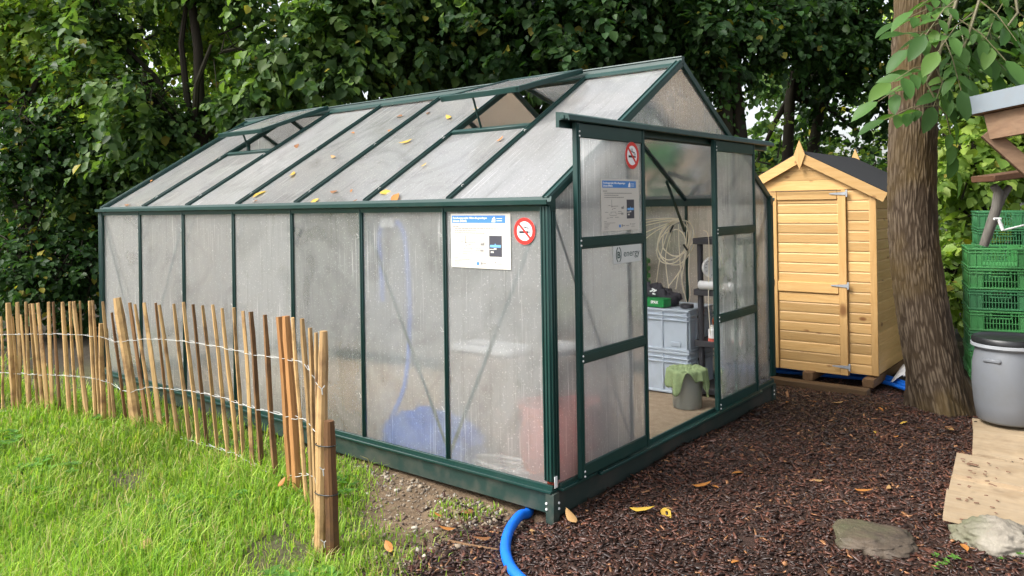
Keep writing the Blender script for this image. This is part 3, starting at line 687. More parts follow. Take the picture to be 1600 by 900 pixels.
# cream cables: a coil hung on the far glazing bar
cb = thing('cable_coil', 'coil of cream cables hanging from a green bar in the greenhouse', 'cable', aty(1068, 470, GW-.06))
def px_tube(pts, Y, r, wob=.012, seed=0, closed=False):
    q = random.Random(seed); P = [aty(x, y, Y+q.uniform(-wob, wob)) for x, y in pts]; out = []
    n = len(P)
    for i in range(n-1):                                     # Catmull-Rom
        p0, p1, p2, p3 = P[max(i-1, 0)], P[i], P[i+1], P[min(i+2, n-1)]
        for k_ in range(6):
            t_ = k_/6; out.append(.5*((2*p1)+(-p0+p2)*t_+(2*p0-5*p1+4*p2-p3)*t_**2+(-p0+3*p1-3*p2+p3)*t_**3))
    out.append(P[-1]); return B().tube(out, r, 6)
loops = [(1057, 378, 28, 36), (1052, 376, 24, 30), (1060, 372, 24, 28), (1049, 385, 22, 27)]
for i, (cx_, cy_, a, b_) in enumerate(loops):
    px_tube([(cx_+a*math.cos(t_)+(6*math.sin(t_*1.)), cy_-b_*math.sin(t_)+rnd.uniform(-2, 2)) for t_ in np.linspace(.4, .4+2*math.pi, 13)], GW-.06, .0046, .01, i).obj('cable_loop', M['cable'], cb)
for i, pts in enumerate([[(1064, 342), (1040, 341), (1002, 344)], [(1064, 343), (1038, 346), (1002, 354)], [(1062, 344), (1035, 352), (1002, 366)], [(1060, 345), (1030, 358), (1002, 378)], [(1062, 342), (1035, 343), (1002, 349)],
        [(1046, 356), (1032, 400), (1025, 446)], [(1050, 360), (1040, 400), (1045, 452)], [(1072, 345), (1078, 380), (1064, 420), (1044, 448)], [(1074, 350), (1070, 400), (1060, 430), (1056, 452)],
        [(1060, 350), (1062, 400), (1066, 440), (1074, 478)], [(1080, 360), (1076, 420), (1078, 460), (1074, 480)], [(1078, 370), (1066, 430), (1068, 458)]]):
    px_tube(pts, GW-.06, .0042, .01, 20+i).obj('cable_strand', M['cable'], cb)
px_tube([(1052, 352), (1049, 358), (1047, 363)], GW-.075, .007, .0, 3).obj('connector', M['black'], cb)
px_tube([(1068, 382), (1071, 387), (1074, 391)], GW-.075, .008, .0, 4).obj('connector', M['black'], cb)
# dark plastic rack behind the right-hand door
rk0 = atx(1098, 640, -.31); rx, ry = rk0[0], rk0[1]
rk = thing('shelf_rack', 'dark grey plastic shelf rack just inside the right door', 'shelf', (rx, ry, FZ))
for dx in (0, .20):
    for dy in (0, .30): B().tube([(rx+dx, ry+dy, FZ), (rx+dx, ry+dy, FZ+1.04)], .020, 10).obj('post', M['rack'], rk)
for zz in (.05, .36, .70, 1.04):
    b = B().cbox((rx+.10, ry+.15, FZ+zz), (.26, .38, .012), .003)
    for dy in (-.19, .19): b.cbox((rx+.10, ry+.15+dy, FZ+zz-.008), (.26, .012, .04), .003)
    for dx in (-.13, .13): b.cbox((rx+.10+dx, ry+.15, FZ+zz-.008), (.012, .37, .04), .003)
    b.obj('shelf', M['rack'], rk)
ga = thing('pressure_gauge', 'round silver pressure gauge standing on the dark rack', 'gauge', (rx+.10, ry-.0, FZ+.71))
gb = B(); gb.lathe([(0, -.02), (.068, -.02), (.072, -.012), (.072, .012), (.064, .018), (.062, .012), (0, .012)], (0, 0, 0), 32)
fwd = nrm(V(.63, -.78, 0))
sx_ = np.cross(V(0, 0, 1), fwd); gc = V(rx+.10, ry-.02, FZ+.86)
gb.v = [gc+sx_*q[0]+V(0, 0, 1)*q[1]+fwd*q[2] for q in gb.v]; gb.obj('case', M['silver'], ga)
B().tube([gc-V(0, 0, .15), gc-V(0, 0, .07)], .014, 10).obj('stem', M['silver'], ga)
dl = B()
for i in range(14): a = 2*math.pi*i/14; dl.beam(gc+fwd*.0135+sx_*.045*math.cos(a)+V(0, 0, .045*math.sin(a)), gc+fwd*.0135+sx_*.055*math.cos(a)+V(0, 0, .055*math.sin(a)), .003, .001, fwd, .0002)
dl.obj('dial_mark', M['black'], ga)
cn = B(); c0 = V(rx+.02, ry-.04, FZ+.742); cn.lathe([(0, 0), (.024, 0), (.03, .006), (.03, .15), (.02, .16), (0, .16)], (0, 0, 0), 20)
cn.v = [c0+V(q[2]-.01, q[0], q[1]) for q in cn.v]; cn.top('silver_can', M['silver'], 'silver cylinder lying on the dark rack below the gauge', 'can')
wb = thing('white_bottle', 'small white bottle with red base on the dark rack', 'bottle', (rx+.07, ry+.02, FZ+.367))
B().lathe([(0, .02), (.028, .02), (.028, .075), (.012, .09), (.012, .105), (0, .105)], (rx+.07, ry+.02, FZ+.367), 18).obj('body', M['white'], wb)
B().lathe([(0, 0), (.030, 0), (.030, .02), (0, .02)], (rx+.07, ry+.02, FZ+.367), 18).obj('base', M['red_tub'], wb)
b = B()
for i in range(4):
    pts = [V(rx+.05+.03*i, ry+.10, FZ+.42), V(rx+.06+.025*i, ry+.05, FZ+.50+.02*i), V(rx+.10+.02*i, ry+.02, FZ+.56+.015*i), V(rx+.15, ry+.06, FZ+.60)]
    b.tube(pts, .004, 6)
b.top('orange_cable', M['orange'], 'bundle of orange cable hanging on the dark rack', 'cable')
px_tube([(1099, 360), (1106, 366), (1108, 400), (1107, 470), (1110, 520)], ry-.06, .003, .005, 31).top('cream_cable', M['cable'], 'single cream cable hanging down beside the gauge on the rack', 'cable')
# bucket and cloth
b0 = atz(1066, 640, FZ); b0 = V(b0[0]-.01, b0[1]+.09, FZ)
B().lathe([(0, .004), (.085, .004), (.088, 0), (.10, .23), (.106, .232), (.106, .22), (.097, .225), (.084, .012), (0, .012)], b0, 36).top('bucket', M['bucket'], 'clear plastic bucket under a green cloth by the crates', 'bucket')
def clothfn(u, v):
    a = 2*math.pi*u; r = .175*v*(1+.25*math.sin(3*a+1)+.14*math.sin(7*a)); fold = .013*math.sin(11*a+2*math.sin(3*a))*max(0, v-.5)*2
    rim = .112
    if r < rim: x = r; z = .240+.012*mnoise.noise(Vector((6*r*math.cos(a)*8, 6*r*math.sin(a)*8, 0)))
    else: x = rim+.010+fold+.10*(r-rim)*.6; z = .243-(r-rim)*1.35
    return b0+V(x*math.cos(a), x*math.sin(a), z)
drape('green_cloth', 'cloth', clothfn, 96, 22, 'pale green cloth hanging over the rim of the bucket', 'cloth', .003)
# half-seen things behind the long panes
ht = thing('hanging_hose', 'blue hose hanging from a white bracket behind a side pane', 'hose', (-.93, .16, GH-.1))
P0 = aty(616, 344, .10); B().cbox((P0[0], .10, GH-.09), (.11, .06, .05), .006).obj('bracket', M['white'], ht)
for pts in ([(605, 345), (601, 375), (604, 420), (606, 470)], [(628, 345), (640, 370), (646, 440), (648, 520), (640, 600), (620, 650)]): px_tube(pts, .10, .014, .002, 5).obj('hose', M['blue_tarp'], ht)
def tarpfn(cx, cy_, R, H, sd):
    def fn(u, v):
        a = 2*math.pi*u; n = mnoise.noise(Vector((math.cos(a)*2.2+sd, math.sin(a)*2.2, v*3)))+.5*mnoise.noise(Vector((math.cos(a)*6+sd, math.sin(a)*6, v*7)))
        el = (1-v)*math.pi/2; r = R*math.cos(el)**.7*(1+.22*n); return V(cx+1.35*r*math.cos(a), cy_+.75*r*math.sin(a), FZ+.004+max(0, H*math.sin(el)*(1+.35*n)))
    return fn
drape('blue_tarpaulin', 'blue_tarp', tarpfn(-.90, .28, .25, .19, 2), 48, 16, 'blue tarpaulin bundle on the floor behind the side panes', 'tarpaulin', .004)
rt_ = thing('red_tub', 'red plastic tub with orange handle behind the near corner pane', 'tub', (-.10, .26, FZ))
B().lathe([(0, 0), (.12, 0), (.13, .02), (.145, .36), (.155, .365), (.155, .34), (.14, .35), (.115, .03), (0, .03)], (-.16, .28, FZ), 28).obj('tub', M['red_tub'], rt_)
B().tube([(-.16+.02*math.sin(a), .105+.0*a, FZ+.20+.14*math.cos(a)) if False else (-.16+.075*math.sin(a), .115, FZ+.20+.13*math.cos(a)) for a in np.linspace(0, 2*math.pi, 25)], .006, 6).obj('handle', M['orange'], rt_)
b = B()
for i in range(3): b.tube([(-.40+.20*math.cos(a)+.02*i, .22+.11*math.sin(a), FZ+.01+.022*i) for a in np.linspace(0, 2*math.pi, 33)], .011, 8)
b.top('white_hose_coil', M['white'], 'white hose coil lying on the floor behind the corner pane', 'hose')
B().cbox((-.66, .56, FZ+.26), (.50, .36, .52), .01).top('storage_chest', M['chest'], 'tan chest standing behind the corner side pane', 'chest')
B().cbox((-.66, .54, FZ+.545), (.40, .26, .045), .015).top('white_tray', M['silver'], 'white tray lying on the tan chest behind the pane', 'tray')
gc_ = thing('hanging_crate', 'green plastic crate on the far wall behind the sliding door', 'crate', (-.95, GW-.13, .62))
P0 = aty(1001, 420, GW-.16)
for i in range(4): B().cbox((P0[0]-.12, GW-.13, P0[2]-.11+.055*i), (.30, .14, .035), .006).obj('side_slat', M['crate_green'], gc_)
B().cbox((P0[0]-.12, GW-.12, P0[2]-.02), (.27, .10, .2), .006).obj('body', M['crate_teal'], gc_)

# ------------------------------------------------------------------ fence of split pales
pal = []   # top px, top py, foot px, width px, material
z1 = lambda x, y: (x/3.215, 420+y/3.215)
for tx, ty, fx, wd, mt in [(8, 240, 14, 16, 0), (40, 172, 76, 30, 0), (62, 240, 102, 18, 0), (92, 168, 97, 22, 0), (104, 230, 150, 16, 0), (128, 166, 153, 18, 0), (150, 176, 195, 18, 0), (164, 174, 224, 20, 0), (192, 171, 248, 22, 0), (243, 166, 267, 20, 0), (268, 167, 303, 18, 1),
        (313, 167, 352, 22, 0), (348, 164, 386, 18, 0), (371, 164, 447, 24, 0), (402, 162, 426, 15, 0), (450, 162, 480, 20, 0), (466, 158, 505, 17, 0), (508, 275, 518, 26, 0), (516, 165, 582, 22, 0), (536, 300, 560, 18, 0), (562, 220, 640, 18, 1), (588, 146, 700, 44, 0), (606, 195, 672, 22, 0),
        (649, 170, 748, 22, 1), (678, 178, 778, 16, 0), (726, 170, 818, 26, 0), (783, 172, 853, 18, 1), (800, 180, 906, 20, 0), (873, 176, 958, 22, 0), (921, 168, 1003, 24, 0), (966, 178, 1048, 20, 1), (1018, 184, 1100, 20, 0), (1068, 180, 1152, 24, 0), (1116, 198, 1200, 24, 0), (1171, 195, 1232, 22, 0), (1221, 212, 1272, 24, 0)]:
    x, y = z1(tx, ty); pal.append((x, y, fx/3.215, wd/3.215, mt))
z2 = lambda x, y: (380+x/2, 450+y/2)
for tx, ty, fx, wd, mt in [(22, 74, 62, 20, 1), (68, 84, 102, 18, 1), (112, 90, 155, 26, 2), (134, 88, 172, 30, 2), (152, 92, 203, 16, 0), (186, 96, 222, 18, 0), (206, 124, 232, 16, 0), (228, 140, 240, 18, 0)]:
    x, y = z2(tx, ty); pal.append((x, y, 380+fx/2, wd/2, mt))
# extend the fence beyond the left edge of the picture
for i in range(9): pal.insert(0, (-6-11*i+rnd.uniform(-3, 3), 474+rnd.uniform(-4, 6), -3-11*i+rnd.uniform(-3, 3), 6, rnd.choice([0, 0, 1])))
footy = lambda x: interp(x, [-120, 0, 100, 190, 250, 330, 400, 455, 480, 500], [628, 642, 655, 668, 684, 712, 742, 766, 790, 815])
FN = thing('paling_fence', 'low fence of split chestnut pales tied with galvanised wire', 'fence', atz(250, 684, -.155))
def pale(top, foot, rad, mat, seed, name='pale', n=7, flatk=None):
    q = random.Random(seed); d = top-foot; pts = []; rr = []
    sdv = nrm(np.cross(d, V(0, 0, 1)+.01)); s2 = nrm(np.cross(d, sdv)); ph = q.uniform(0, 6)
    for i in range(9):
        t_ = i/8; o_ = .007*(math.sin(ph+t_*4.)+.6*math.sin(ph*2+t_*9))*(1 if rad < .02 else .4)
        pts.append(foot+d*t_+sdv*o_+s2*o_*.6); rr.append(rad*(1.08-.16*t_)*(1+q.uniform(-.09, .09))*(.86 if i == 8 else 1))
    fl = [1+q.uniform(-.26, .22) for _ in range(n)]
    return B().tube(pts, rr, n, True, fl).obj(name, mat, FN, 30)
MATP = [M['pale'], m_wood('barky_pale', (.17, .09, .045), (.32, .17, .07), 2, 0, 1.4, .7, .3, (.07, .035, .02)), M['pale_orange']]
PAL = []
for i, (tx, ty, fx, wd, mt) in enumerate(pal):
    foot = atz(fx, footy(fx), -.155); dp = depth(foot); top = atd(tx, ty, dp); rad = max(.007, wd/2*dp/FPX*.9)
    foot = V(foot[0], foot[1], gz(foot[0], foot[1])-.03)
    pale(top, foot, rad, MATP[mt], i); PAL.append((tx, foot, top, rad))
ef = atz(500, 868, -.16); ed = depth(ef); et = atd(505, 518, ed); ef = V(ef[0], ef[1], -.2); pale(et, ef, 14*ed/FPX/2*1.1, MATP[0], 991); PAL.append((505, ef, et, .018))
sf_ = atz(522, 874, -.16); st_ = atd(514, 657, depth(sf_)); sf_ = V(sf_[0], sf_[1], -.22)
pale(st_, sf_, .0235, M['stake'], 993, 'end_stake', 12)
pale(atd(497, 548, ed+.02), V(*(ef+V(-.03, .02, 0))), .012, MATP[0], 995)
# wires: two strands twisted between pales
wires = [[(-120, 514), (0, 517.5), (95, 516), (168, 521), (180, 530), (235, 523), (300, 528), (345, 536), (400, 548), (455, 556), (480, 560), (505, 608)],
         [(-120, 575), (0, 577), (100, 581), (165, 588), (192, 609), (225, 599), (300, 606), (340, 613), (380, 628), (450, 645), (482, 652), (505, 690)],
         [(-120, 630), (0, 636), (80, 645), (160, 658), (200, 672), (250, 674), (300, 686), (360, 704), (420, 738), (470, 736), (490, 738), (505, 846)]]
order = sorted(PAL, key=lambda q: (atd(0, 0, 1)*0+q[1]) @ RT)
vd = -FW
for wi, wl in enumerate(wires):
    for st in range(2):
        pts = []
        for i, (tx, foot, top, rad) in enumerate(order):
            dp = depth(foot); pxx = 800+FPX*((lerp(foot, top, .55)-CAM) @ RT)/dp
            yy = interp(pxx, [q[0] for q in wl], [q[1] for q in wl]); zz = CAM[2]-(yy-CYP)*dp/FPX+(pxx-800)*dp/FPX*RT[2]
            t_ = (zz-foot[2])/(top[2]-foot[2]); c_ = lerp(foot, top, t_)
            side = 1 if (i+st) % 2 == 0 else -1
            if pts: pts.append((pts[-1]+c_)/2*1.0+vd*0+V(0, 0, .003*(1 if st else -1)))
            pts.append(c_+vd*(side*(rad*.95+.002))+V(0, 0, rnd.uniform(-.004, .004)))
        B().tube(pts, .0015, 5).obj('wire', M['wire'], FN)
for zz in (.10, .295):      # black ties round the end stake and its pale
    P = lerp(sf_, st_, (zz+.22)/(st_[2]+.22)); Q = lerp(ef, et, (zz+.2)/(et[2]+.2)); C_ = (P+Q)/2; dv = nrm((P-Q)*V(1, 1, 0)); pv = np.cross(V(0, 0, 1), dv); hl = np.linalg.norm((P-Q)[:2])/2+.028
    B().tube([C_+dv*hl*math.cos(a)+pv*.030*math.sin(a)+V(0, 0, .004*math.cos(a)) for a in np.linspace(0, 2*math.pi, 25)], .0026, 5).obj('tie', M['black_tie'], FN)
for py in (608, 735, 848):   # twisted wire ends stapled on the end pale
    P = atd(503+(py-608)*.015, py, ed-.024)
    b = B(); b.tube([P+RT*-.014+V(0, 0, .012), P, P+RT*.012+V(0, 0, .014)], .002, 5); b.tube([P, P-V(0, 0, .022)+RT*.002], .0026, 5); b.obj('wire_end', M['wire'], FN)

# ------------------------------------------------------------------ shed
SX0, SX1, SY, SD = -.60, .470, 3.45, 1.38; SB, SE = -.055, 1.315; SA = 1.60; SC = (SX0+SX1)/2
SH = thing('garden_shed', 'small pine clad garden shed with felt roof and diamond finial', 'shed', (SC, SY+SD/2, -.12))
pitch = .0765; hp = .0745
def plank_prof(): return [(0, 0), (-.012, 0), (-.012, hp*.82), (-.005, hp), (0, hp)]     # shiplap: thinner at the top edge
def plankx(x0, x1, y, z, parent, name='plank', mat='shed_x', clipz=None):
    b = B().poly([(x0, y+a, z+h) for a, h in plank_prof()], (x1-x0, 0, 0)); return b.obj(name, M[mat], parent, 25)
SS = (SA-SE)/(SX1-SC)
DX0, DX1 = -.335, .262; DZ1 = 1.325
z = SB; i = 0
fr = thing  # alias not used
while z < SE-.01:
    plankx(DX1+.004, SX1-.045, SY, z, SH); plankx(SX0+.045, DX0-.004, SY, z, SH); z += pitch
z = SE+.012
while z < SA-.03:
    hw = min(.5, (SA-z-.01)/SS); hw2 = max(.01, (SA-z-hp-.01)/SS)
    B().poly([(SC-hw, SY-.006, z), (SC+hw, SY-.006, z), (SC+min(hw2, hw), SY-.006, z+hp), (SC-min(hw2, hw), SY-.006, z+hp)], (0, -.010, 0)).obj('gable_plank', M['shed_x'], SH, 25); z += pitch
B().poly([(SX0+.01, SY+.003, SB), (SX1-.01, SY+.003, SB), (SX1-.01, SY+.003, SE), (SC, SY+.003, SA-.02), (SX0+.01, SY+.003, SE)], (0, .012, 0)).obj('front_backing', M['shed_x'], SH)
for xx in (SX1-.022, SX0+.022): B().cbox((xx, SY-.016, (SB+SE)/2+.005), (.050, .020, SE-SB+.01), .003).obj('corner_board', M['shed_z'], SH)
z = SB+.01
while z < SE-.02:
    for xx, s in ((SX1, 1), (SX0, -1)):
        B().poly([(xx-s*.012+s*-a, SY-.004, z+h) for a, h in plank_prof()], (0, SD, 0)).obj('side_plank', M['shed_y'], SH, 25)
    z += pitch
B().cbox((SX1-.03, SY+SD/2, (SB+SE)/2), (.012, SD-.02, SE-SB), .002).cbox((SX0+.03, SY+SD/2, (SB+SE)/2), (.012, SD-.02, SE-SB), .002).cbox((SC, SY+SD-.02, (SB+SE)/2), (SX1-SX0-.08, .012, SE-SB), .002).obj('wall_frame', M['shed_y'], SH)
for s in (1, -1):
    x1 = SC+s*(SX1-SC+.075); zE = SA-SS*(SX1-SC+.075)
    nn = nrm(V(s*SS, 0, 1))
    B().poly([(SC, SY-.045, SA+.012), (x1, SY-.045, zE+.012), (x1, SY+SD+.03, zE+.012), (SC, SY+SD+.03, SA+.012)], nn*.014).obj('roof_board', M['felt'], SH)
    B().poly([(SC, SY-.044, SA+.028), (x1+s*.008, SY-.044, zE+.024), (x1+s*.008, SY+SD+.04, zE+.024), (SC, SY+SD+.04, SA+.028)], nn*.004).obj('felt', M['felt'], SH)
    d = nrm(V(x1-SC, 0, zE-SA)); p0 = V(SC, SY-.055, SA-.015); p1 = V(x1, SY-.055, zE-.015)
    B().poly([p0+V(0, 0, .038), p1+nrm(V(s*SS, 0, 1))*.036, p1-nrm(V(s*SS, 0, 1))*.036, p0-V(0, 0, .042)], (0, .018, 0)).obj('bargeboard', M['shed_x'], SH, 25)
for yy in (SY-.068, SY+SD+.05):
    B().poly([(SC, yy, SA+.115), (SC+.043, yy, SA), (SC, yy, SA-.115), (SC-.043, yy, SA)], (0, .014, 0)).obj('finial', M['shed_z'], SH, 20)
DR = B().cbox(((DX0+DX1)/2, SY-.004, (SB-.02+DZ1)/2), (DX1-DX0, .008, DZ1-SB+.02), .001).obj('door', M['shed_x'], SH)
z = SB-.02; 
while z < DZ1-.07:
    plankx(DX0+.075, DX1-.062, SY-.010, z, DR); z += pitch
for xx in (DX0+.036, DX1-.030): B().cbox((xx, SY-.026, (SB-.02+DZ1)/2), (.070 if xx < 0 else .058, .020, DZ1-SB+.02), .003).obj('stile', M['shed_z'], DR)
for zz, hh in ((DZ1-.037, .072), (.575, .078)): B().cbox(((DX0+.073+DX1-.061)/2, SY-.026, zz), (DX1-DX0-.136, .018, hh), .003).obj('rail', M['shed_x'], DR)
def hinge(z_):
    yh = SY-.042
    B().poly([(DX1+.012, yh, z_+.013), (DX1+.012, yh, z_-.013), (DX1-.115, yh, z_-.004), (DX1-.115, yh, z_+.004)], (0, .004, 0)).cbox((DX1+.010, yh, z_), (.014, .008, .055), .002).obj('hinge', M['galv'], DR)
for z_ in (DZ1-.03, .60, SB+.045): hinge(z_)
B().cbox((DX0+.03, SY-.040, .605), (.036, .008, .040), .002).obj('lock_plate', M['galv'], DR)
B().cbox((SC, SY-.052, SE+.004), (.60, .004, .006), .001).obj('drip_gap', M['black'], SH)
# bearers, sleeper, pipes, sheeting
by0 = SY-.10
for i, px in enumerate((1262, 1356)):
    P = aty(px, 600, SY-.10)
    B().cbox((P[0], SY-.10+.75, SB-.045), (.078, 1.5, .062), .004).top('timber_bearer', M['bearer'], ['brown timber bearer under the shed door', 'brown timber bearer under the shed corner beside the tree'][i], 'bearer')
pl, pr_ = atz(1203, 606, -.185), atz(1362, 622, -.185)
B().cbox(((pl[0]+pr_[0])/2-.16, pl[1]+.03, -.150), (pr_[0]-pl[0]+.32, .10, .085), .005).top('timber_sleeper', M['sleeper'], 'flat brown timber lying on the mulch in front of the shed', 'timber')
for i in range(3):
    z = -.135+.028*i*0; y = SY+.22+.05*i
    B().tube([(x, y+.03*math.sin(x*2+i)-.36*sstep(.3, .9, x), -.145+.012*i+.01*math.sin(x*3)) for x in np.linspace(-.6, .98, 18)], .016, 10).top('blue_pipe', M['blue_pipe'], ['blue pipe lying foremost beneath the shed floor', 'middle one of three blue pipes beneath the shed', 'rearmost blue pipe beneath the shed, beside the white sheeting'][i], 'pipe', 'blue pipes under the shed')
def sheetfn(u, v):
    n = mnoise.noise(Vector((u*5, v*5, 2)))+.5*mnoise.noise(Vector((u*11, v*11, 7)))
    return V(lerp(.53, .80, u)+.03*n, lerp(3.58, 3.95, v)+.05*n, -.17+.20*math.sin(math.pi*min(1, .15+u*.9))**.8*math.sin(math.pi*min(1, .2+v*.7))+.05*n)
drape('white_sheeting', 'sheet', sheetfn, 30, 24, 'crumpled white plastic sheeting between the shed and the walnut tree', 'sheeting', .002)

# ------------------------------------------------------------------ right-hand side: boards, stones, barrel, crates, hut roof
bl = atz(1473, 806, -.085)
boards = [  # left-end px top corner, bottom corner -> strips running to the right
    ((1519, 653), (1520, 671)), ((1521, 668), (1519, 708)), ((1495, 707), (1488, 740)), ((1487, 742), (1482, 766)), ((1479, 764), (1473, 806))]
for i, (a, b_) in enumerate(boards):
    zt = [-.098, -.082, -.066, -.084, -.062][i]
    A_, B_ = atz(*a, zt), atz(*b_, zt); d = nrm(V(.985, -.06-.0*i, 0)); ln = 1.25
    w_ = B_-A_
    pts = [A_, A_+d*ln, B_+d*ln+V(.0, -.01, 0), B_]
    B().poly([p-V(0, 0, .018) for p in pts], (0, 0, .018)).top('plywood_board', M['deck'], ['pale plywood board poking out under the barrel', 'pale board next to the barrel', 'third pale board from the barrel, overlapping its neighbours', 'narrow pale board between two raised boards', 'wide pale board resting on the quartz stone'][i], 'board', loc=tuple(A_-V(0, 0, .018)))
B().cbox((1.95, 1.9, -.13), (.9, 1.7, .03), .005).top('board_support', M['sleeper'], 'brown timber platform under the pale boards', 'platform')
def stone(c, s, seed, label, mat, flatt=1.):
    b = B()
    def fn(u, v):
        a = 2*math.pi*u; e = -math.pi/2+math.pi*v; d = V(math.cos(e)*math.cos(a), math.cos(e)*math.sin(a), math.sin(e))
        n = mnoise.noise(Vector(d*1.3)+Vector((seed, 0, 0)))*.28+mnoise.noise(Vector(d*3.2)+Vector((0, seed, 0)))*.12+.07*mnoise.noise(Vector(d*7)+Vector((0, seed, 0)))+.035*mnoise.noise(Vector(d*15)+Vector((0, seed, 0)))
        q = d*(1+n); q[2] = math.copysign(abs(q[2])**flatt, q[2]); return V(*c)+q*V(*s)
    b.grid(fn, 90, 50); return b.top('stone', M[mat], label, 'stone', angle=180)
P = atz(1368, 846, -.12); stone((P[0], P[1], -.125), (.165, .150, .045), 3., 'flat dark stone set into the bark mulch', 'stone_flat', .55)
P = atz(1548, 846, -.11); stone((P[0]+.02, P[1], -.10), (.155, .115, .075), 8.3, 'rough pale quartz stone below the edge of the boards', 'stone_pale')
P = atz(1300, 640, -.18)
# barrel
bc = atz(1578, 668, -.075); bc = bc+nrm(V(ray(1578, 668)[0], ray(1578, 668)[1], 0))*.18; BR = thing('barrel', 'grey plastic barrel with black lid on the pale boards', 'barrel', (bc[0], bc[1], -.075))
bs = .190
B().lathe([(0, 0), (bs*.84, 0), (bs*.90, .012), (bs*.97, .10), (bs*1.02, .22), (bs*1.0, .34), (bs*.93, .40), (bs*.90, .425), (bs*.97, .432), (bs*.97, .452), (bs*.90, .458), (bs*.90, .478), (0, .478)], (bc[0], bc[1], -.075), 56).obj('drum', M['barrel'], BR, 50)
B().lathe([(bs*.91, .460), (bs*1.0, .460), (bs*1.01, .485), (bs*.96, .495), (bs*.90, .488), (bs*.80, .480), (0, .480)], (bc[0], bc[1], -.075), 56).obj('lid', M['lid'], BR, 50)
B().lathe([(bs*.985, .440), (bs*1.03, .442), (bs*1.03, .458), (bs*.985, .460)], (bc[0], bc[1], -.075), 56).obj('clamp_ring', M['galv'], BR, 50)
tocam = nrm((CAM-bc)*V(1, 1, 0)); sdv = np.cross(V(0, 0, 1), tocam)
hd = nrm(tocam*.9-sdv*.45); B().beam(bc*V(1, 1, 0)+V(0, 0, -.075+.37)+hd*bs*.965-np.cross(V(0, 0, 1), hd)*.05, bc*V(1, 1, 0)+V(0, 0, -.075+.37)+hd*bs*.965+np.cross(V(0, 0, 1), hd)*.05, .02, .022, (0, 0, 1), .006).obj('hand_grip', M['barrel'], BR)
# green slatted crates
def green_crate(mat):
    t = thing('slatted_crate', 'x', 'crate', (0, 0, 0), world=False); L_, D_, H_ = .42, .58, .158
    fr_ = B()
    for sx in (-1, 1):
        for sy in (-1, 1):
            fr_.cbox((sx*(L_/2-.045), sy*(D_/2-.004), H_/2), (.09, .008, H_-.01), .002); fr_.cbox((sx*(L_/2-.004), sy*(D_/2-.06), H_/2), (.008, .12, H_-.01), .002)
            for q in (-.09, -.045, 0): fr_.cbox((sx*(L_/2)+sx*q-sx*.004, sy*(D_/2+.002), H_/2), (.006, .008, H_-.012), .001)
    for zz, hh in ((H_-.008, .014), (H_-.034, .007), (.008, .014)):
        for sy in (-1, 1): fr_.cbox((0, sy*(D_/2), zz), (L_+.006, .016, hh), .002)
        for sx in (-1, 1): fr_.cbox((sx*(L_/2), 0, zz), (.016, D_, hh), .002)
    fr_.cbox((0, 0, .012), (L_-.02, D_-.02, .008), .002)
    fr_.obj('frame', mat, t)
    sl_ = B()
    for sy in (-1, 1):
        for i in range(12):
            x = -.116+i*.0211; hh = H_-.03 if abs(x) > .062 else H_-.068
            sl_.cbox((x, sy*(D_/2-.003), .012+hh/2), (.0065, .006, hh), .001)
        sl_.cbox((0, sy*(D_/2-.003), .062), (.25, .008, .006), .001); sl_.cbox((0, sy*(D_/2-.003), H_-.056), (.14, .010, .010), .001)
        for x in (-.068, .068): sl_.cbox((x, sy*(D_/2-.003), H_-.03), (.012, .010, .05), .001)
    for sx in (-1, 1):
        for i in range(20): sl_.cbox((sx*(L_/2-.003), -.16+i*.0168, H_/2), (.006, .006, H_-.03), .001)
    sl_.obj('slat_side', mat, t)['kind'] = 'stuff'
    return t
cg, ct = green_crate(M['crate_green']), green_crate(M['crate_teal'])
used = {'g': False, 't': False}
def put_crate(kind, loc, rz, label, group):
    src = cg if kind == 'g' else ct
    if not used[kind]: o = src; used[kind] = True
    else: o = copy_tree(src)
    o.location = loc; o.rotation_euler = (0, 0, rz); o['label'] = label; o['group'] = group
# front stack: left edge of the face at px 1520, faces the camera
cr_d = 6.1; fp = atd(1562, 388, cr_d); rzc = math.atan2(-FW[0], FW[1])-.44
fdir = V(-math.sin(rzc), math.cos(rzc), 0)
zt = fp[2]; step = .1625
names = ['topmost', 'second from the top', 'third from the top', 'fourth from the top', 'fifth from the top', 'sixth from the top', 'seventh from the top', 'lowest']
for i, kd in enumerate('ggtgtggt'):
    z = zt-.158-step*i
    put_crate(kd, (fp[0]+fdir[0]*.29, fp[1]+fdir[1]*.29, z), rzc+rnd.uniform(-.008, .008), f'{"light" if kd == "g" else "bluish"} green slatted crate, {names[i]} in the front stack behind the barrel', 'green crates in the front stack')
fp2 = atd(1572, 330, cr_d+.8); zt2 = fp2[2]
names2 = ['topmost', 'second from the top', 'third from the top', 'fourth from the top', 'fifth from the top', 'sixth from the top', 'seventh from the top', 'eighth from the top', 'lowest']
for i in range(9):
    put_crate('t', (fp2[0]+fdir[0]*.3, fp2[1]+fdir[1]*.3, zt2-.158-step*i), rzc, f'dark green slatted crate, {names2[i]} in the rear stack behind the crates', 'green crates in the rear stack')
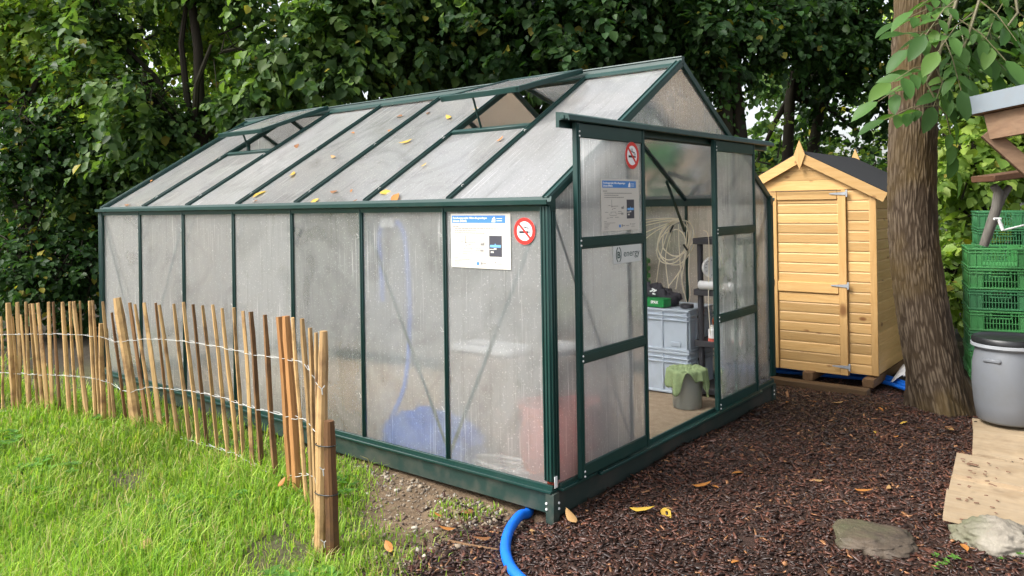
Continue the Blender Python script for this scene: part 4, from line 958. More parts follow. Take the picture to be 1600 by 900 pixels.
# grey forked branch standing on the crates, with a white bracket
b = B(); pp = [atd(1537, 384, 5.95), atd(1548, 352, 5.92), atd(1557, 325, 5.9), atd(1560, 300, 5.9), atd(1552, 290, 5.9)]
b.tube(pp, [.032, .036, .036, .034, .028], 12); b.tube([pp[2], atd(1567, 306, 5.9), atd(1577, 292, 5.92)], [.034, .028, .024], 10)
b.top('forked_branch', M['branch_grey'], 'grey forked branch leaning on top of the crates', 'branch')
wbk = B(); wbk.tube([atd(1553, 342, 5.85), atd(1564, 342, 5.85)], .010, 8); wbk.tube([atd(1560, 342, 5.85), atd(1567, 360, 5.83)], .012, 8); wbk.tube([atd(1567, 360, 5.83), atd(1640, 342, 5.8)], .007, 8)
wbk.top('white_bracket', M['white'], 'white bent bracket rod fixed to the grey branch', 'bracket')
# dark lower board
pa_, pb_ = atd(1535, 280, 5.9), atd(1650, 264, 5.9)
B().beam(pa_, pb_, .30, .05, (0, 0, 1), .006).top('dark_board', M['timber_dark'], 'dark weathered board above the grey branch', 'board')
# neighbouring hut: only its eave corner shows
hc = atd(1512, 178, 4.3); HX = thing('hut_roof', 'wooden hut roof corner with grey metal edge above the crates', 'roof', (hc[0], hc[1], -.12))
e1 = nrm(atd(1600, 142, 4.05)-atd(1512, 163, 4.3)); e1[2] = .0; e1 = nrm(e1); e2 = nrm(V(-e1[1], e1[0], 0)); 
if e2 @ FW < 0: e2 = -e2
ct_ = atd(1511, 152, 4.3)
def hp_(a, b_, z): return ct_+e1*a+e2*b_+V(0, 0, z)
rise = .10
B().poly([hp_(0, 0, -.098), hp_(2.2, 0, -.098+rise*2.2), hp_(2.2, 0, rise*2.2), hp_(0, 0, 0)], e2*.012).obj('metal_fascia', M['zinc'], HX)
B().poly([hp_(0, .012, -.098), hp_(0, 1.6, -.098), hp_(0, 1.6, 0), hp_(0, .012, 0)], e1*.012).obj('metal_edge', M['zinc'], HX)
B().poly([hp_(.012, .013, -.012), hp_(2.2, .013, -.012+rise*2.2), hp_(2.2, 1.6, -.012+rise*2.2), hp_(.012, 1.6, -.012)], (0, 0, .012)).obj('roof_sheet', M['zinc'], HX)
B().poly([hp_(.02, .02, -.10), hp_(2.2, .02, -.10+rise*2.2), hp_(2.2, 1.6, -.10+rise*2.2), hp_(.02, 1.6, -.10)], (0, 0, .02)).obj('soffit', M['timber'], HX)
B().poly([hp_(.09, .05, -.235), hp_(2.2, .05, -.235+rise*2.2), hp_(2.2, .05, -.10+rise*2.2), hp_(.06, .05, -.10)], e2*.05).obj('front_beam', M['timber'], HX)
for a in (.10, .75, 1.4): B().poly([hp_(a, .11, -.20+rise*a), hp_(a+.07, .11, -.20+rise*(a+.07)), hp_(a+.07, .11, -.105+rise*a), hp_(a, .11, -.105+rise*a)], e2*1.4).obj('rafter', M['timber_dark'], HX)
kA, kB = atd(1542, 206, 4.30), atd(1660, 312, 4.16); kC = lerp(kA, kB, 1.12)
B().beam(kA, kC, .07, .075, (0, 0, 1), .004).obj('knee_brace', M['timber'], HX)
B().beam(V(kC[0], kC[1], -.2), V(kC[0], kC[1], ct_[2]-.10), .09, .09, (1, 0, 0), .005).obj('post', M['timber_dark'], HX)
B().beam(hp_(.9, 1.5, -.3), hp_(.9, 1.5, -1.95), .1, .1, (1, 0, 0), .006).obj('post', M['timber_dark'], HX)
B().poly([hp_(.95, 1.5, -1.9), hp_(2.2, 1.5, -1.9), hp_(2.2, 1.5, .05), hp_(.95, 1.5, -.05)], e2*.04).obj('back_wall', M['timber_dark'], HX)

# blue hose from under the near corner
hz = -.135
hpts = [(875, 792), (838, 797), (812, 806), (797, 826), (790, 850), (792, 872), (802, 892), (822, 912), (860, 940), (920, 975)]
P = [atz(x, y, hz+.03) for i, (x, y) in enumerate(hpts)]; P = [V(-.34, .30, -.135), V(-.20, .10, -.130), V(-.135, .0, -.122)]+P[2:]
sm = []
for i in range(len(P)-1):
    p0, p1, p2, p3 = P[max(i-1, 0)], P[i], P[i+1], P[min(i+2, len(P)-1)]
    for q in range(26):
        t_ = q/26; sm.append(.5*((2*p1)+(-p0+p2)*t_+(2*p0-5*p1+4*p2-p3)*t_**2+(-p0+3*p1-3*p2+p3)*t_**3))
B().tube(sm, [.0215 if i % 2 else .0195 for i in range(len(sm))], 16).top('blue_hose', M['hose'], 'thick bright blue corrugated hose curving out from under the greenhouse corner', 'hose', angle=180)

# ------------------------------------------------------------------ trees
def wave(p, f, s): return np.sin(p[:, 0]*f+s+1.3*np.sin(p[:, 1]*f*.7+s*2))+np.sin(p[:, 1]*f*1.1+s*1.7+1.1*np.sin(p[:, 2]*f*.8))+np.sin(p[:, 2]*f*1.3+s*.6+1.2*np.sin(p[:, 0]*f*.6))
PAL_G = {'dark': [(.024, .064, .018), (.036, .085, .023), (.056, .115, .03)], 'mid': [(.052, .105, .034), (.078, .15, .043), (.125, .205, .05)],
         'light': [(.13, .22, .04), (.21, .32, .055), (.30, .40, .08)], 'walnut': [(.06, .14, .035), (.085, .18, .045), (.12, .22, .05)]}
BOUGH = {}
def foliage(lobes, n, per, ll, pal, seed, gap=-.9, spray=.34, ratio=.78, yellow=.02, nb=26):
    """leaf sprays gathered along drooping boughs that reach from each lobe's heart to its skin, with voids between"""
    r = np.random.default_rng(seed); lob = np.array([[*c, *s] for c, s in lobes]); wts = (lob[:, 3]*lob[:, 5])**1.0; wts /= wts.sum()
    k_ = r.choice(len(lob), n, p=wts); bd = norm_rows(r.normal(size=(len(lob), nb, 3))+np.array([0, 0, .15])); bi = r.integers(0, nb, n)
    d = bd[k_, bi]; bl = r.uniform(.72, 1.12, (len(lob), nb))[k_, bi]; t_ = 1-.62*r.random(n)**1.5
    P = lob[k_, :3]+d*lob[k_, 3:]*(bl*t_)[:, None]+r.normal(size=(n, 3))*(.10+.13*t_)[:, None]-np.array([0, 0, .22])*(t_**3)[:, None]
    fill = r.random(n) < .22; dr = norm_rows(r.normal(size=(n, 3))); P[fill] = (lob[k_, :3]+dr*lob[k_, 3:]*(1-.6*r.random(n)[:, None]**2))[fill]; d = np.where(fill[:, None], dr, d)
    BOUGH[seed] = [(lob[i, :3], lob[i, :3]+bd[i, j]*lob[i, 3:]*.95-np.array([0, 0, .2])) for i in range(len(lob)) for j in range(nb)]
    keep = (wave(P, 2.1, seed) > gap) & (P[:, 2] > .02); P, d = P[keep], d[keep]; n = len(P)
    T = norm_rows(d*.7+r.normal(size=(n, 3))*.45+np.array([0, 0, -.28])); Sd = norm_rows(np.cross(T, np.array([0, 0, 1.])+.2*r.normal(size=(n, 3))))
    sc = spray*r.uniform(.6, 1.3, n); lsz = r.uniform(.75, 1.2, n); lt = r.uniform(.7, 1.25, n); cix = r.integers(0, 3, n)
    Ps, Ds, Ns, Ls, Cs = [], [], [], [], []
    pal_ = np.array(pal)
    for j in range(per):
        t_ = (j+.3)/per; sd = 1 if j % 2 else -1
        Ps.append(P+T*(sc*t_)[:, None]+r.normal(size=(n, 3))*.02+np.array([0, 0, -.10])*(t_**2))
        Ds.append(T*(.35+.5*t_)+Sd*sd*(.9-.6*t_)+np.array([0, 0, -.38])+r.normal(size=(n, 3))*.22)
        Ns.append(np.array([0, 0, .75])+d*.55+r.normal(size=(n, 3))*.32)
        Ls.append(ll*r.uniform(.4, 1.3, n)*lsz*(1.05-.25*t_))
        c = pal_[np.clip(cix+r.integers(-1, 2, n), 0, 2)]*(lt*r.uniform(.8, 1.2, n))[:, None]
        yl = r.random(n) < yellow; c[yl] = np.array([.34, .30, .05])*r.uniform(.6, 1.1, (yl.sum(), 1)); Cs.append(c)
    Ps, Ds, Ns, Ls, Cs = map(np.concatenate, (Ps, Ds, Ns, Ls, Cs))
    v, q = leaf_arrays(Ps, Ds, Ns, Ls, Ls*ratio, .16, .14)
    return v, q, np.repeat(Cs, 6, 0), P
def tree(name, label, base, lobes, n, per, ll, pal, seed, trunk_r=.1, group=None, stems=None, twigs=60, **kw):
    base = V(*base); t = thing(name, label, 'tree' if 'shrub' not in name and 'bush' not in name else 'shrub', base, group); q = random.Random(seed)
    v, f, c, P = foliage(lobes, n, per, ll, PAL_G[pal], seed, **kw)
    o = link('crown', np_mesh('crown', v-base, f, c), M['leaf'], t); o['kind'] = 'stuff'
    top = max((l[0] for l in lobes), key=lambda a: a[2])
    for i, st in enumerate(stems or [[base, lerp(base, V(*top), .55)+V(q.uniform(-.2, .2), q.uniform(-.2, .2), 0), V(*top)]]):
        pts = [lerp(V(*st[j]), V(*st[j+1]), u)+V(q.uniform(-.03, .03), q.uniform(-.03, .03), 0) for j in range(len(st)-1) for u in (0, .25, .5, .75)]+[V(*st[-1])]
        B().tube(pts, list(np.linspace(trunk_r, trunk_r*.45, len(pts))), 10).obj('trunk', M['bark'], t)
    sp = V(*(stems[0][1] if stems else lerp(base, V(*top), .5)))
    for c_, s_ in lobes:
        c_ = V(*c_); mid = lerp(sp, c_, .5)+V(q.uniform(-.15, .15), q.uniform(-.15, .15), .15)
        B().tube([sp, lerp(sp, mid, .6), mid, c_], [trunk_r*.5, trunk_r*.42, trunk_r*.36, trunk_r*.2], 7).obj('limb', M['bark'], t)
    if twigs and len(P):
        b = B(); cen = np.array([l[0] for l in lobes])
        for c_, e_ in BOUGH[seed]:
            if wave(np.array([lerp(c_, e_, .7)]), 2.1, seed)[0] < kw.get('gap', -.9)+.3: continue
            c_ = lerp(c_, e_, .22); m_ = (c_+e_)/2+V(q.uniform(-.1, .1), q.uniform(-.1, .1), q.uniform(.05, .2))
            b.tube([c_, lerp(c_, m_, .5)+V(0, 0, .04), m_, lerp(m_, e_, .5)+V(0, 0, .03), e_], [.024, .018, .014, .009, .004], 4, False)
        for i in np.random.default_rng(seed+1).choice(len(P), min(twigs, len(P)), replace=False):
            c_ = cen[np.argmin(((cen-P[i])**2).sum(1))]; m_ = (c_+P[i])/2+V(q.uniform(-.2, .2), q.uniform(-.2, .2), q.uniform(0, .25))
            b.tube([lerp(c_, P[i], .3), m_, P[i]], [.012, .008, .003], 4, False)
        b.obj('twigs', M['bark'], t)['kind'] = 'stuff'
    return t
def D(px, py, d, rx, ry=None, rz=None): P = atd(px, py, d); ry = ry or rx; return ((P[0], P[1], P[2]), (rx, ry, rz or rx))
def gb(px, d): P = atd(px, 330, d); return (P[0], P[1], gz(P[0], P[1])-.03)
tree('hazel_bush', 'dark twiggy shrub at the end of the paling fence', gb(40, 8.4), [D(30, 400, 8.6, 1.1, 1., .9), D(120, 420, 8.7, .8, .8, .7), D(-60, 250, 8.6, 1.1), D(60, 200, 9., 1., 1., .9)], 1700, 9, .085, 'dark', 3, .05, None, None, 240, gap=-.35, yellow=.04)
tree('light_leaved_tree', 'yellowish green leafy tree rising behind the twiggy shrub', gb(-60, 9.6), [D(20, 60, 9.6, 1.3, 1.2, 1.1), D(-120, -60, 9.5, 1.5), D(90, -90, 9.6, 1.5), D(150, 40, 9.3, .9, .9, .8), D(285, 115, 10.6, 1.1, 1., .9), D(170, 120, 10.4, .9, .9, .8), D(300, 30, 10.2, 1.2, 1.1, .9)], 4300, 10, .095, 'light', 4, .09, gap=-.9, yellow=.06)
tree('hazel_tree', 'hazel tree with pale drooping leaves over the far end of the greenhouse', gb(300, 9.2), [D(160, 40, 9.2, .9, .9, .7), D(230, 150, 8.7, 1.0, 1., .8), D(330, 70, 8.6, 1.1, 1., .8), D(420, 170, 9.2, 1.0, 1., .8), D(180, 260, 9.3, .9), D(300, -60, 8.8, 1.4), D(270, 330, 9.6, 1.1, 1.1, 1.1)], 3400, 10, .112, 'mid', 5, .09, gap=-.8, twigs=120)
tree('lime_tree', 'broad dark lime tree hanging over the middle of the greenhouse roof', gb(560, 10), [D(520, 60, 8.6, 1.0, 1., .7), D(620, 130, 9.6, 1.1, 1., .8), D(470, 200, 10., 1., 1., .8), D(600, -50, 8.8, 1.5, 1.4, 1.), D(690, 30, 9.3, 1.)], 3200, 10, .118, 'mid', 6, .13, gap=-.8, yellow=.015)
tree('maple_tree', 'dense dark green tree directly behind the open roof vent', gb(840, 9.6), [D(790, 50, 9., 1.1, 1., .75), D(900, 80, 8.8, 1.0, 1., .7), D(850, 170, 9.6, 1., 1., .8), D(760, -60, 9., 1.5, 1.5, 1.), D(960, -20, 8.8, 1.2, 1.2, .9), D(980, 150, 9.4, .8)], 3200, 10, .12, 'dark', 8, .13, gap=-.8)
s0 = gb(1135, 9.)
tree('twin_trunk_tree', 'tall tree with two dark upright trunks behind the greenhouse gable', s0, [D(1090, 60, 8.8, .8, .8, .7), D(1190, 20, 9.2, 1., 1., .7), D(1060, -70, 9., 1.3), D(1180, 130, 9.8, .9, .9, .7), D(1260, 90, 9.8, .8, .8, .6), D(1120, 190, 9.6, .7)], 2500, 10, .098, 'dark', 9, .11, None,
     [[s0, atd(1132, 150, 9.), atd(1120, -120, 9.)], [V(*s0)+V(.25, .1, 0), atd(1150, 120, 9.1), atd(1152, -140, 9.1)]], gap=-.3, twigs=80)
s1 = gb(1215, 10.2)
tree('leaning_tree', 'leafy tree with slanting dark trunks behind the wooden shed', s1, [D(1320, 60, 9.6, .9, .9, .7), D(1400, 150, 10., 1., 1., .7), D(1300, -60, 9.5, 1.4), D(1280, 190, 10.6, .7, .7, .5), D(1480, 60, 9.8, 1.), D(1360, 220, 10.8, .6, .6, .5), D(1225, 225, 11., .8, .8, .55), D(1180, 260, 10.6, .6, .6, .5)], 2700, 10, .098, 'dark', 10, .09, None,
     [[s1, atd(1235, 150, 10.), atd(1280, -60, 9.8)], [V(*s1)+V(.2, .1, 0), atd(1275, 180, 10.3), atd(1370, 0, 10)]], gap=-.25, twigs=80)
tree('sapling_bush', 'light green leafy shrub behind the walnut trunk and crates', gb(1500, 8.3), [D(1500, 330, 8.2, .55, .5, .6), D(1520, 240, 8.4, .6, .6, .5), D(1490, 430, 8., .4, .4, .5), D(1570, 200, 8.8, .8)], 800, 9, .12, 'light', 12, .04, None, None, 60, gap=-.7)
tree('shade_tree', 'leafy tree filling the gap above the hut roof', gb(1640, 9.4), [D(1560, 60, 9., 1.1, 1., .8), D(1660, 120, 9., 1.1), D(1580, -60, 9., 1.4), D(1850, 200, 8., 1.3, 1.3, 1.5), D(2000, 320, 7.4, 1.3, 1.3, 1.2)], 2700, 10, .11, 'mid', 13, .1, gap=-.8)  # last two crown lobes are out of view, added to block sky light
tree('low_bush', 'low green shrub between the greenhouse and the wooden shed', gb(1190, 8.2), [D(1195, 290, 8.4, .4, .4, .35), D(1215, 260, 8.8, .4, .4, .3), D(1330, 290, 8.8, .6, .6, .5)], 420, 9, .08, 'light', 14, .03, None, None, 30)
# second row, farther back
far_lab = ['tall background tree beyond the twiggy shrub', 'tall background tree beyond the hazel', 'tall background tree beyond the lime', 'tall background tree beyond the dense maple', 'tall background tree beyond the twin trunks', 'tall background tree beyond the slanting trunks', 'tall background tree beyond the crates']
for i, (px, d, pl_) in enumerate(((-40, 13, 'light'), (230, 14, 'light'), (500, 13.5, 'light'), (760, 14, 'mid'), (1010, 14.5, 'mid'), (1270, 15, 'mid'), (1540, 13.5, 'light'))):
    tree('woodland_tree', far_lab[i], gb(px, d), [D(px-70, 120, d, 1.5, 1.4, 1.3), D(px+80, 60, d+.5, 1.6, 1.5, 1.3), D(px, 260, d+.4, 1.5, 1.4, 1.2), D(px, -90, d, 2.3, 2.2, 1.4), D(px+40, 380, d, 1.5, 1.4, .9)], 1900 if i not in (4, 5) else 1300, 9, .13, pl_, 30+i, .08, 'background trees', None, 40, gap=-.75 if i not in (4, 5) else -.15)
for i, px in enumerate((-150, 120, 380, 640, 900, 1640, 1900, 1230, 1390)):
    P = atd(px, 330, 19)
    tree('far_tree', 'dim far tree closing the gaps at the back of the wood', (P[0], P[1], -.2), [((P[0], P[1], 2.), (2.2, 2.2, 2.)), ((P[0]+.8, P[1]+.6, 4.4 if i < 7 else 1.6), (2.2, 2.2, 1.8))], 900, 8, .26, 'mid', 60+i, .2, 'far trees at the back of the wood', None, 0, gap=-.9)

# walnut in front of the crates: ridged bark, crown overhead, hanging leaves in view
wx = [(1482, 672), (1474, 632), (1459, 572), (1447, 512), (1437, 450), (1429, 390), (1425, 320), (1425, 240), (1427, 160), (1430, 80), (1433, 0), (1438, -120), (1440, -260)]
wd_ = 5.15; wp = [atd(x, y, wd_) for x, y in wx]; wr = [.198, .184, .170, .162, .156, .151, .147, .144, .142, .140, .138, .135, .13]
WN = thing('walnut_tree', 'walnut tree with curved ridged trunk between the shed and the crates', 'tree', (wp[0][0], wp[0][1], -.2))
wb0 = V(wp[0][0], wp[0][1], -.2)
nu, nv = 220, 420; ts = np.linspace(0, len(wp)-1, nv+1); vs = []; rg = []
wpa = np.array(wp); cum = 0
for j, t_ in enumerate(ts):
    i = min(int(t_), len(wp)-2); u = t_-i; p0, p1, p2, p3 = wpa[max(i-1, 0)], wpa[i], wpa[i+1], wpa[min(i+2, len(wp)-1)]
    c_ = .5*((2*p1)+(-p0+p2)*u+(2*p0-5*p1+4*p2-p3)*u**2+(-p0+3*p1-3*p2+p3)*u**3); r_ = lerp(wr[i], wr[i+1], u)
    for k_ in range(nu):
        a = 2*math.pi*k_/nu; dx, dy = math.cos(a), math.sin(a)
        wv = .05*mnoise.noise(Vector((dx*4, dy*4, c_[2]*5)))
        dd = mnoise.voronoi(Vector((dx*9.5+wv*12, dy*9.5+wv*12, c_[2]*6.2+wv*16)))[0]; rv = min(1., (dd[1]-dd[0])*2.6)*(.75+.5*mnoise.noise(Vector((dx*26, dy*26, c_[2]*26))))
        root = 1+.5*max(0, 1-(c_[2]+.25)/.35)*max(0, math.sin(a*4+.8))
        rr_ = r_*root*(1+.05*mnoise.noise(Vector((dx*1.5, dy*1.5, c_[2]*1.2))))+.009*(rv-.6)
        vs.append(c_+V(dx, dy, 0)*rr_); rg.append(rv)
q = np.array([[j*nu+k_, j*nu+(k_+1) % nu, (j+1)*nu+(k_+1) % nu, (j+1)*nu+k_] for j in range(nv) for k_ in range(nu)])
me = np_mesh('trunk', np.array(vs)-wb0, q, None, True); at = me.attributes.new('ridge', 'FLOAT', 'POINT'); at.data.foreach_set('value', np.array(rg, np.float32)); link('trunk', me, M['bark_walnut'], WN)
wl = [((1.7, 1.9, 4.6), (1.9, 1.9, .9)), ((.7, 3.4, 4.7), (1.8, 1.8, .9)), ((2.6, 3.2, 4.5), (1.6, 1.6, .9)), ((2.6, .6, 4.6), (1.4, 1.5, .7))]
v, f, c, P = foliage(wl, 2300, 9, .15, PAL_G['walnut'], 80, gap=-1.2, ratio=.5)
o = link('crown', np_mesh('crown', v-wb0, f, c), M['leaf'], WN); o['kind'] = 'stuff'
for c_, s_ in wl: B().tube([wp[-1]-V(0, 0, .3), lerp(wp[-1], V(*c_), .5)+V(0, 0, .2), V(*c_)], [.09, .06, .03], 8).obj('limb', M['bark_walnut'], WN)
# hanging leaflets, each a part of its own
def leaf_template(L, Wd, tint, seed, curl=.12, n=6):
    q_ = random.Random(seed); vs, fs = [], []
    for i in range(n+1):
        t_ = i/n; w_ = Wd*.5*(math.sin(math.pi*min(1, t_**.85))**.75)*(1+q_.uniform(-.06, .06))+.001; bz = -curl*L*t_*t_+.01*L*q_.uniform(-1, 1)
        for s_ in (-1, 0, 1): vs.append((s_*w_, t_*L, bz+(abs(s_)*w_*.30)))
    for i in range(n):
        for s_ in (0, 1): a = i*3+s_; fs.append((a, a+1, a+4, a+3))
    me_ = np_mesh('leaf', np.array(vs), np.array(fs), np.array([tint]*len(vs)), True); return me_
WT = [leaf_template(.16, .075, tuple(np.array(PAL_G['walnut'][i % 3])*(.9+.15*i/3)), i) for i in range(5)]
for m_ in WT: m_.materials.append(M['leaf'])
def place_leaf(me_, P, Dv, Nv, sc, parent, base):
    Dv = nrm(Dv); Nv = nrm(Nv-Dv*(Nv @ Dv)); S_ = np.cross(Dv, Nv)
    o_ = link('leaf', me_, None, parent); P = P-base
    o_.matrix_local = Matrix(((S_[0]*sc, Dv[0]*sc, Nv[0]*sc, P[0]), (S_[1]*sc, Dv[1]*sc, Nv[1]*sc, P[1]), (S_[2]*sc, Dv[2]*sc, Nv[2]*sc, P[2]), (0, 0, 0, 1)))
def compound(px, py, dirpx, d, L=.34, nl=3, seed=0):
    q_ = random.Random(seed); A = atd(px, py, d); E_ = atd(px+dirpx[0], py+dirpx[1], d+q_.uniform(-.12, .05)); T = nrm(E_-A)
    mid = A+T*L*.5+V(0, 0, .02); end = A+T*L-V(0, 0, .02)
    B().tube([A, mid, end], [.004, .003, .002], 5).obj('leaf_stalk', M['leaf_stalk'], WN)
    nv_ = nrm(-FW*.55+V(0, 0, .8)+V(q_.uniform(-.3, .3), q_.uniform(-.3, .3), 0)); S_ = nrm(np.cross(T, nv_))
    for i in range(nl):
        c_ = lerp(A, end, .35+.55*i/nl)
        for s_ in (-1, 1):
            place_leaf(q_.choice(WT), c_, T*.55+S_*s_*.85+V(0, 0, -.25)+V(q_.uniform(-.15, .15), 0, q_.uniform(-.15, .15)), nv_+V(q_.uniform(-.35, .35), q_.uniform(-.35, .35), q_.uniform(-.2, .3)), (.62+.34*i/nl)*q_.uniform(.75, 1.2), WN, wb0)
    place_leaf(q_.choice(WT), end, T+V(0, 0, -.3), nv_, 1.08, WN, wb0)
M['leaf_stalk'] = m_plain('leaf_stalk', (.16, .14, .07), .6)
hb = [[(1510, -60), (1492, 10), (1474, 62), (1464, 100), (1447, 128), (1466, 165), (1478, 178)], [(1560, -70), (1530, 0), (1512, 60), (1490, 100)], [(1580, -60), (1590, 20), (1560, 60)]]
for pts in hb: B().tube([atd(x, y, 4.45) for x, y in pts], list(np.linspace(.011, .004, len(pts))), 6).obj('branch', M['leaf_stalk'], WN)
for i, (px, py, dx, dy) in enumerate(((1474, 62, -80, -20), (1492, 10, -70, 15), (1464, 100, -60, 20), (1466, 100, 70, 10), (1478, 178, 10, 50), (1466, 165, -50, 10), (1512, 60, 40, 30), (1500, 40, 10, 50), (1530, 0, 40, 40), (1530, 0, -20, 60), (1490, 100, 30, 50), (1560, 60, 40, 20), (1505, -10, -40, 40), (1490, 98, -30, 60), (1570, 0, -30, 60), (1447, 128, -60, 20), (1540, -20, 60, 10), (1476, 60, 20, 60), (1480, 30, -60, 40), (1464, 108, 20, 60), (1500, -20, -70, 30), (1520, 20, -50, 50), (1545, 40, 10, 60), (1498, 30, 50, 40), (1580, 10, 40, 40), (1555, -30, 30, 60), (1470, 70, 60, 20))):
    compound(px, py, (dx, dy), 4.45+rnd.uniform(-.15, .15), rnd.uniform(.26, .36), 3 if i % 3 else 2, 100+i)

# ------------------------------------------------------------------ grass, weeds, mulch, pebbles
def gzv(X, Y): return np.array([gz(a, b_) for a, b_ in zip(X, Y)])
n = 250000; X = rng.uniform(-7.0, .15, n); Y = rng.uniform(-3.4, 0., n)
dpt = (X-CAM[0])*FW[0]+(Y-CAM[1])*FW[1]; lat = ((X-CAM[0])*RT[0]+(Y-CAM[1])*RT[1])/np.maximum(dpt, .1)
s_ = -.506*X-.867*Y-.766; p2 = np.stack([X, Y, X*0], 1)
cl = wave(p2, 5.3, 2.); den = 1/(1+np.exp(-(s_+.06*cl)*22)); tuft = (wave(p2, 9., 5.) > 1.35)*.5*(X < -.25); den = np.maximum(den, tuft*.7)
den = np.where((Y > -.33) & (X < -1.6), np.maximum(den*.3, .22*(cl > .3)), den); den = np.where(X < -4.4, den*np.where(Y > -.8, .4, .8), den)
den *= np.where(cl < -1.1, .3, 1.)
kp = (rng.random(n) < den) & (dpt > 1.9) & (lat > -1.15) & (lat < .72) & (rng.random(n) < np.clip(3.6/np.maximum(dpt, .1), .35, 1)); X, Y, cl, s_, dpt = X[kp], Y[kp], cl[kp], s_[kp], dpt[kp]; n = len(X)
Z = gzv(X, Y)-.004; h = (.030+.075*rng.random(n)**2.2)*(1+.28*cl)*np.clip(.55+s_*1.6, .5, 1.15); h = np.clip(h, .018, .17)
h *= np.where((X < -1.6) & (Y < -.75), .85, 1.)
a = rng.uniform(0, 2*np.pi, n); ld = np.stack([np.cos(a), np.sin(a), a*0], 1); sd = np.stack([-np.sin(a), np.cos(a), a*0], 1); ln = rng.uniform(.1, 1.0, n)**1.0
wv = (rng.uniform(.0010, .0030, n)**1.*np.clip(dpt/3, 1, 1.6))[:, None]; P0 = np.stack([X, Y, Z], 1); up = np.array([0, 0, 1.])
m1 = P0+up*(h*.6)[:, None]+ld*(h*ln*.28)[:, None]; tp_ = P0+up*(h*(1-.28*ln))[:, None]+ld*(h*ln*.95)[:, None]
v = np.stack([P0-sd*wv, P0+sd*wv, m1-sd*wv*.85, m1+sd*wv*.85, tp_-sd*wv*.15, tp_+sd*wv*.15], 1).reshape(-1, 3)
i = np.arange(n)[:, None]*6; q = np.concatenate([i+np.array([[0, 1, 3, 2]]), i+np.array([[2, 3, 5, 4]])], 0)
gc = np.array([[.20, .36, .035], [.28, .44, .05], [.36, .48, .09], [.15, .27, .04]])[rng.integers(0, 4, n)]*rng.uniform(.75, 1.15, (n, 1))*(1+.09*np.clip(wave(np.stack([X, Y, X*0], 1), 2.7, 4.), -2, 2))[:, None]; dry = rng.random(n) < .11; gc[dry] = np.array([.48, .42, .20])
o = link('grass', np_mesh('grass', v, q, np.repeat(gc, 6, 0)), M['grass']); tag(o, 'bright green unmown grass in front of the paling fence', 'grass', None, 'stuff')
n = 2400; X = rng.uniform(-4, -.3, n); Y = rng.uniform(-2.6, -.2, n); s_ = -.506*X-.867*Y-.766; cl = wave(np.stack([X, Y, X*0], 1), 6., 9.); kp = (s_ > -.05) & (cl > .3); X, Y = X[kp], Y[kp]; n = len(X)
ex_ = np.array([atz(a_, b_, -.12)[:2] for a_, b_ in zip(rng.uniform(1450, 1600, 10), rng.uniform(872, 898, 10))]); X = np.concatenate([X, ex_[:, 0]]); Y = np.concatenate([Y, ex_[:, 1]]); n = len(X)
P0 = np.stack([X, Y, gzv(X, Y)+rng.uniform(.01, .06, n)*np.where(X > 0, .5, 1.)], 1); Ps = np.repeat(P0, 5, 0); m_ = len(Ps); a = np.tile(np.arange(5)*2*np.pi/5, n)+np.repeat(rng.uniform(0, 6, n), 5)
Dv = np.stack([np.cos(a), np.sin(a), rng.uniform(.1, .7, m_)], 1); Ls = rng.uniform(.018, .045, m_)*np.repeat(rng.uniform(.6, 1.4, n)*np.where(X > 0, .45, 1.), 5)
v, q = leaf_arrays(Ps, Dv, np.tile(np.array([[0, 0, 1.]]), (m_, 1)), Ls, Ls*.55); c = np.array([.10, .22, .04])*rng.uniform(.7, 1.4, (m_, 1))
o = link('weeds', np_mesh('weeds', v, q, np.repeat(c, 6, 0)), M['grass']); tag(o, 'small broad leaved weeds among the grass', 'weeds', None, 'stuff')
def blocks(P, L, W_, T, tilt, tint, rough=.25):
    n = len(P); a = rng.uniform(0, 2*np.pi, n); ex = np.stack([np.cos(a), np.sin(a), rng.normal(size=n)*tilt], 1); ex = norm_rows(ex); nz = norm_rows(np.stack([rng.normal(size=n)*tilt, rng.normal(size=n)*tilt, np.ones(n)], 1)); ey = norm_rows(np.cross(nz, ex)); nz = np.cross(ex, ey)
    vs = []
    for k_ in (-1, 1):
        for u, w_ in ((-1, -1), (1, -1), (1, 1), (-1, 1)):
            ju = 1+rng.uniform(-rough, rough, (n, 1)); jw = 1+rng.uniform(-rough*1.6, rough, (n, 1))
            vs.append(P+ex*(u*L/2)[:, None]*ju+ey*(w_*W_/2)[:, None]*jw+nz*(k_*T/2)[:, None])
    v = np.stack(vs, 1).reshape(-1, 3); i = np.arange(n)[:, None]*8
    q = np.concatenate([i+np.array([f_]) for f_ in ((3, 2, 1, 0), (4, 5, 6, 7), (0, 1, 5, 4), (1, 2, 6, 5), (2, 3, 7, 6), (3, 0, 4, 7))], 0)
    return v, q, np.repeat(tint, 8, 0)
n = 70000; X = rng.uniform(-.6, 2.6, n); Y = rng.uniform(-1.3, 3.9, n); dpt = (X-CAM[0])*FW[0]+(Y-CAM[1])*FW[1]; lat = ((X-CAM[0])*RT[0]+(Y-CAM[1])*RT[1])/np.maximum(dpt, .1)
e = X-.27*np.minimum(Y, 0)+.08*wave(np.stack([X, Y, X*0], 1), 4., 1.)+.04; kp = ((e > 0) | (rng.random(n) < np.exp(np.minimum(e, 0)*5)*.4)) & ~((X < .03) & (Y > -.02) & (Y < GW+.03)) & (dpt > 2.0) & (lat > -.72) & (lat < 1.0) & (rng.random(n) < np.clip(4.2/np.maximum(dpt, .1), 0, 1))
